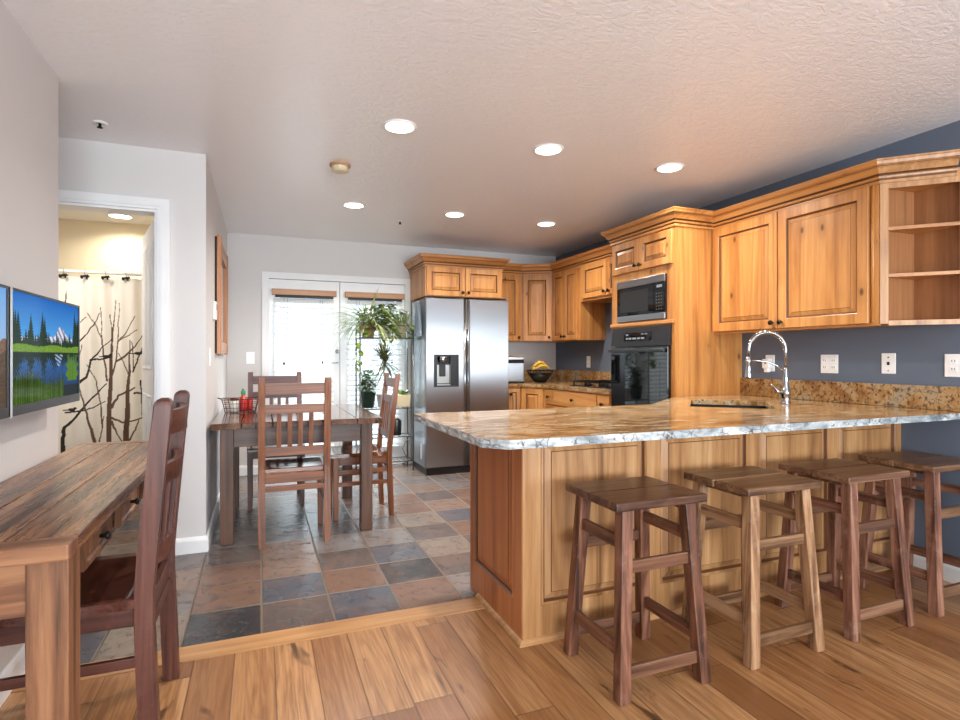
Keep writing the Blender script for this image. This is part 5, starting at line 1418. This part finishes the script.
bm = NB(); tube(bm, [(rw, 0.02, 0.36), (rw - 0.08, 0.02, 0.30), (rw - 0.11, 0.02, 0.23), (rw - 0.08, 0.02, 0.16), (rw, 0.02, 0.10)], 0.004, 6); mesh_obj('scroll_brace', bm, 'rack', t)

def pot(t, r0, r1, h, mat, z=0.0):
    bm = NB(); lathe(bm, [(r0, z), (r1, z + h), (r1 + 0.004, z + h), (r1 + 0.004, z + h - 0.012)][0:2] + [(r1 + 0.003, z + h), (r1 - 0.006, z + h), (r1 - 0.008, z + h - 0.015), (0.001, z + h - 0.015)], seg=24, cap=False)
    bm2 = bm; vs = [v for v in bm.verts if abs(v.co.z - z) < 1e-6]
    bm.faces.new(vs) if len(vs) == 24 else None
    p = mesh_obj('pot', bm, mat, t)
    bm = NB(); lathe(bm, [(r1 - 0.009, z + h - 0.013), (0.001, z + h - 0.010)], seg=18, cap=False); mesh_obj('soil', bm, 'soil', t)

def leaf(bm, base, d, length, width, droop=0.3, n=5, fold=0.15, heart=False):
    """a pointed leaf from base along d, bending down"""
    d = Vector(d).normalized(); side = d.cross(Vector((0, 0, 1)))
    side = side.normalized() if side.length > 1e-3 else Vector((1, 0, 0))
    L_, R_, Cn = [], [], []
    p = Vector(base); dd = d.copy()
    for i in range(n + 1):
        f = i / n
        wv = math.sin(PI * min(1.0, (f * 0.92 + 0.08))) ** (0.7 if heart else 0.9) * width / 2
        if heart: wv *= (1.25 - 0.5 * f)
        if i == n: wv = width * 0.02
        up = side.cross(dd).normalized()
        Cn.append(bm.verts.new(p)); L_.append(bm.verts.new(p - side * wv + up * wv * fold)); R_.append(bm.verts.new(p + side * wv + up * wv * fold))
        dd = (dd + Vector((0, 0, -droop / n))).normalized(); p = p + dd * length / n
    for i in range(n):
        bm.faces.new((L_[i], Cn[i], Cn[i + 1], L_[i + 1])).smooth = True
        bm.faces.new((Cn[i], R_[i], R_[i + 1], Cn[i + 1])).smooth = True

rng = random.Random(21)
zt = 1.4075
# spider plant
t = thing('potted_plant', 'spider plant with thin arching blades on the rack top, toward the blind cord side', 'plant', (RX0 + 0.10, RY0 + 0.11, zt))
pot(t, 0.060, 0.082, 0.14, 'pot_terra')
bm = NB()
for k in range(170):
    a = rng.uniform(0, 2 * PI); el = rng.uniform(0.2, 1.2)
    dr = rng.uniform(1.0, 2.6); ln = rng.uniform(0.24, 0.56)
    dx = math.cos(a) * math.cos(el); dy = math.sin(a) * math.cos(el) * 0.55
    leaf(bm, (0.04 * math.cos(a), 0.04 * math.sin(a), 0.128), (dx, dy - 0.06, math.sin(el)), ln, rng.uniform(0.010, 0.017), dr, 8, 0.2)
for v in bm.verts:
    v.co.y = min(v.co.y, 0.15); v.co.x = min(v.co.x, 0.44)
mesh_obj('blades', bm, 'leaf_pale', t)['kind'] = 'stuff'
# pothos
t = thing('potted_plant', 'leafy green pothos trailing from a white pot on the rack top', 'plant', (RX0 + 0.275, RY0 + 0.11, zt))
pot(t, 0.062, 0.080, 0.13, 'pot_white')
bm = NB(); bs = NB()
for k in range(270):
    a = rng.uniform(0, 2 * PI); r = abs(rng.gauss(0, 0.16)); z = 0.17 + rng.uniform(-0.09, 0.20) - r * 0.30
    px_, py_ = max(-0.24, min(0.25, r * math.cos(a))), max(-0.14, min(0.12, r * math.sin(a) * 0.7))
    leaf(bm, (px_, py_, z), (math.cos(a), math.sin(a) * 0.7 - 0.5, rng.uniform(-0.3, 0.6)), rng.uniform(0.06, 0.115), rng.uniform(0.042, 0.07), 0.8, 4, 0.12, True)
    if k % 4 == 0: tube(bs, [(0.03 * math.cos(a), 0.03 * math.sin(a), 0.125), (px_ * 0.6, py_ * 0.6, z * 0.6 + 0.08), (px_, py_, z)], 0.002, 4)
# the long trailing runner at the left post
def runner(pts, every, size):
    tube(bs, pts, 0.0022, 5)
    for i, p in enumerate(pts[1:]):
        if i % every == 0:
            a = rng.uniform(-0.9, 0.9)
            leaf(bm, p, (math.sin(a), -0.5, rng.uniform(-0.8, 0.1)), size * rng.uniform(0.8, 1.15), size * 0.66, 0.7, 4, 0.12, True)
runner([(-0.05, -0.02, 0.13), (-0.18, -0.10, 0.17), (-0.275, -0.13, 0.06), (-0.285, -0.135, -0.06), (-0.282, -0.135, -0.14), (-0.288, -0.135, -0.20), (-0.30, -0.135, -0.24), (-0.315, -0.135, -0.27), (-0.335, -0.14, -0.30)], 1, 0.085)
runner([(0.04, -0.03, 0.13), (0.06, -0.10, 0.12), (0.065, -0.125, 0.02), (0.06, -0.128, -0.03)], 1, 0.07)
runner([(-0.02, -0.03, 0.13), (-0.04, -0.10, 0.12), (-0.055, -0.12, 0.02), (-0.05, -0.12, -0.02)], 1, 0.06)
mesh_obj('leaves', bm, 'leaf', t)['kind'] = 'stuff'; mesh_obj('vines', bs, 'stem', t)
# cream pot trailing
t = thing('potted_plant', 'feathery pale green plant in a cream pot on the rack top beside the refrigerator', 'plant', (RX0 + 0.45, RY0 + 0.11, zt))
pot(t, 0.058, 0.075, 0.15, 'pot_cream')
bm = NB()
for k in range(150):
    a = rng.uniform(0, 2 * PI); el = rng.uniform(0.2, 1.3)
    dx = math.cos(a) * math.cos(el); dy = math.sin(a) * math.cos(el) * 0.5
    leaf(bm, (0.03 * math.cos(a), 0.03 * math.sin(a), 0.135), (dx * (0.6 if dx > 0 else 1), dy - 0.1, math.sin(el)), rng.uniform(0.12, 0.26), rng.uniform(0.006, 0.012), rng.uniform(0.9, 2.2), 7, 0.2)
for v in bm.verts: v.co.x = min(v.co.x, 0.10); v.co.y = min(v.co.y, 0.14)
mesh_obj('blades', bm, 'leaf_pale', t)['kind'] = 'stuff'
# dracaena
zs_ = 0.6675
t = thing('potted_plant', 'dracaena with long narrow leaves on the middle shelf of the plant rack', 'plant', (RX0 + 0.27, RY0 + 0.13, zs_))
pot(t, 0.06, 0.078, 0.14, 'pot_white')
bm = NB(); tube(bm, [(0, 0, 0.12), (0.01, 0, 0.3), (0.0, 0.0, 0.42), (0.015, 0, 0.56)], [0.010, 0.009, 0.008, 0.007], 8); mesh_obj('stem', bm, 'stem', t)
bm = NB()
for k in range(80):
    a = rng.uniform(0, 2 * PI); el = rng.uniform(-0.5, 1.25)
    leaf(bm, (0.012, 0, 0.50 + rng.uniform(-0.09, 0.08)), (math.cos(a) * math.cos(el), math.sin(a) * math.cos(el) * 0.6, math.sin(el)), rng.uniform(0.18, 0.30), rng.uniform(0.016, 0.026), rng.uniform(0.1, 0.7), 6, 0.15)
for v in bm.verts: v.co.y = max(-0.16, min(0.12, v.co.y))
mesh_obj('blades', bm, 'leaf_dark', t)['kind'] = 'stuff'
# bushy plant in green pot
t = thing('potted_plant', 'bushy small-leaved plant in a dark green pot behind the dining table', 'plant', (RX0 + 0.10, RY0 + 0.12, zs_))
pot(t, 0.065, 0.085, 0.17, 'pot_green')
bm = NB(); bs = NB()
for k in range(200):
    a = rng.uniform(0, 2 * PI); r = abs(rng.gauss(0, 0.065)); z = 0.20 + rng.uniform(0, 0.21) - r * 0.3
    px_, py_ = min(0.14, max(-0.13, r * math.cos(a))), max(-0.12, min(0.10, r * math.sin(a)))
    leaf(bm, (px_, py_, z), (math.cos(a), math.sin(a) - 0.3, rng.uniform(-0.2, 0.8)), rng.uniform(0.05, 0.085), rng.uniform(0.032, 0.05), 0.6, 4, 0.12, True)
    if k % 5 == 0: tube(bs, [(0.02 * math.cos(a), 0.02 * math.sin(a), 0.155), (px_ * 0.8, py_ * 0.8, z)], 0.002, 4)
mesh_obj('leaves', bm, 'leaf_bush', t)['kind'] = 'stuff'; mesh_obj('stems', bs, 'stem', t)
# small plant in cream square pot
t = thing('potted_plant', 'small green plant in a square cream pot on the middle shelf beside the refrigerator', 'plant', (RX0 + 0.465, RY0 + 0.10, zs_))
bm = NB(); prism(bm, (0, 0, 0.0), (0, 0, 0.13), 0.13, 0.13, 0.155, 0.155, 0.006); mesh_obj('pot', bm, 'pot_cream', t)
bm = NB()
for k in range(34):
    a = rng.uniform(0, 2 * PI)
    leaf(bm, (0.04 * math.cos(a), 0.04 * math.sin(a), 0.128), (math.cos(a) * 0.6, math.sin(a) * 0.6, 1), rng.uniform(0.05, 0.10), 0.020, 0.8, 4, 0.12, True)
mesh_obj('leaves', bm, 'leaf', t)['kind'] = 'stuff'
# black canister on the lower shelf
t = thing('canister', 'black watering canister on the lower shelf of the plant rack', 'canister', (RX0 + 0.40, RY0 + 0.10, 0.3665))
bm = NB(); lathe(bm, [(0.052, 0.0), (0.055, 0.006), (0.055, 0.15), (0.030, 0.175), (0.018, 0.18)], seg=22); mesh_obj('body', bm, 'black', t)
bm = NB(); lathe(bm, [(0.020, 0.1805), (0.020, 0.205), (0.001, 0.207)], seg=16, cap=False); mesh_obj('lid', bm, 'pot_white', t)
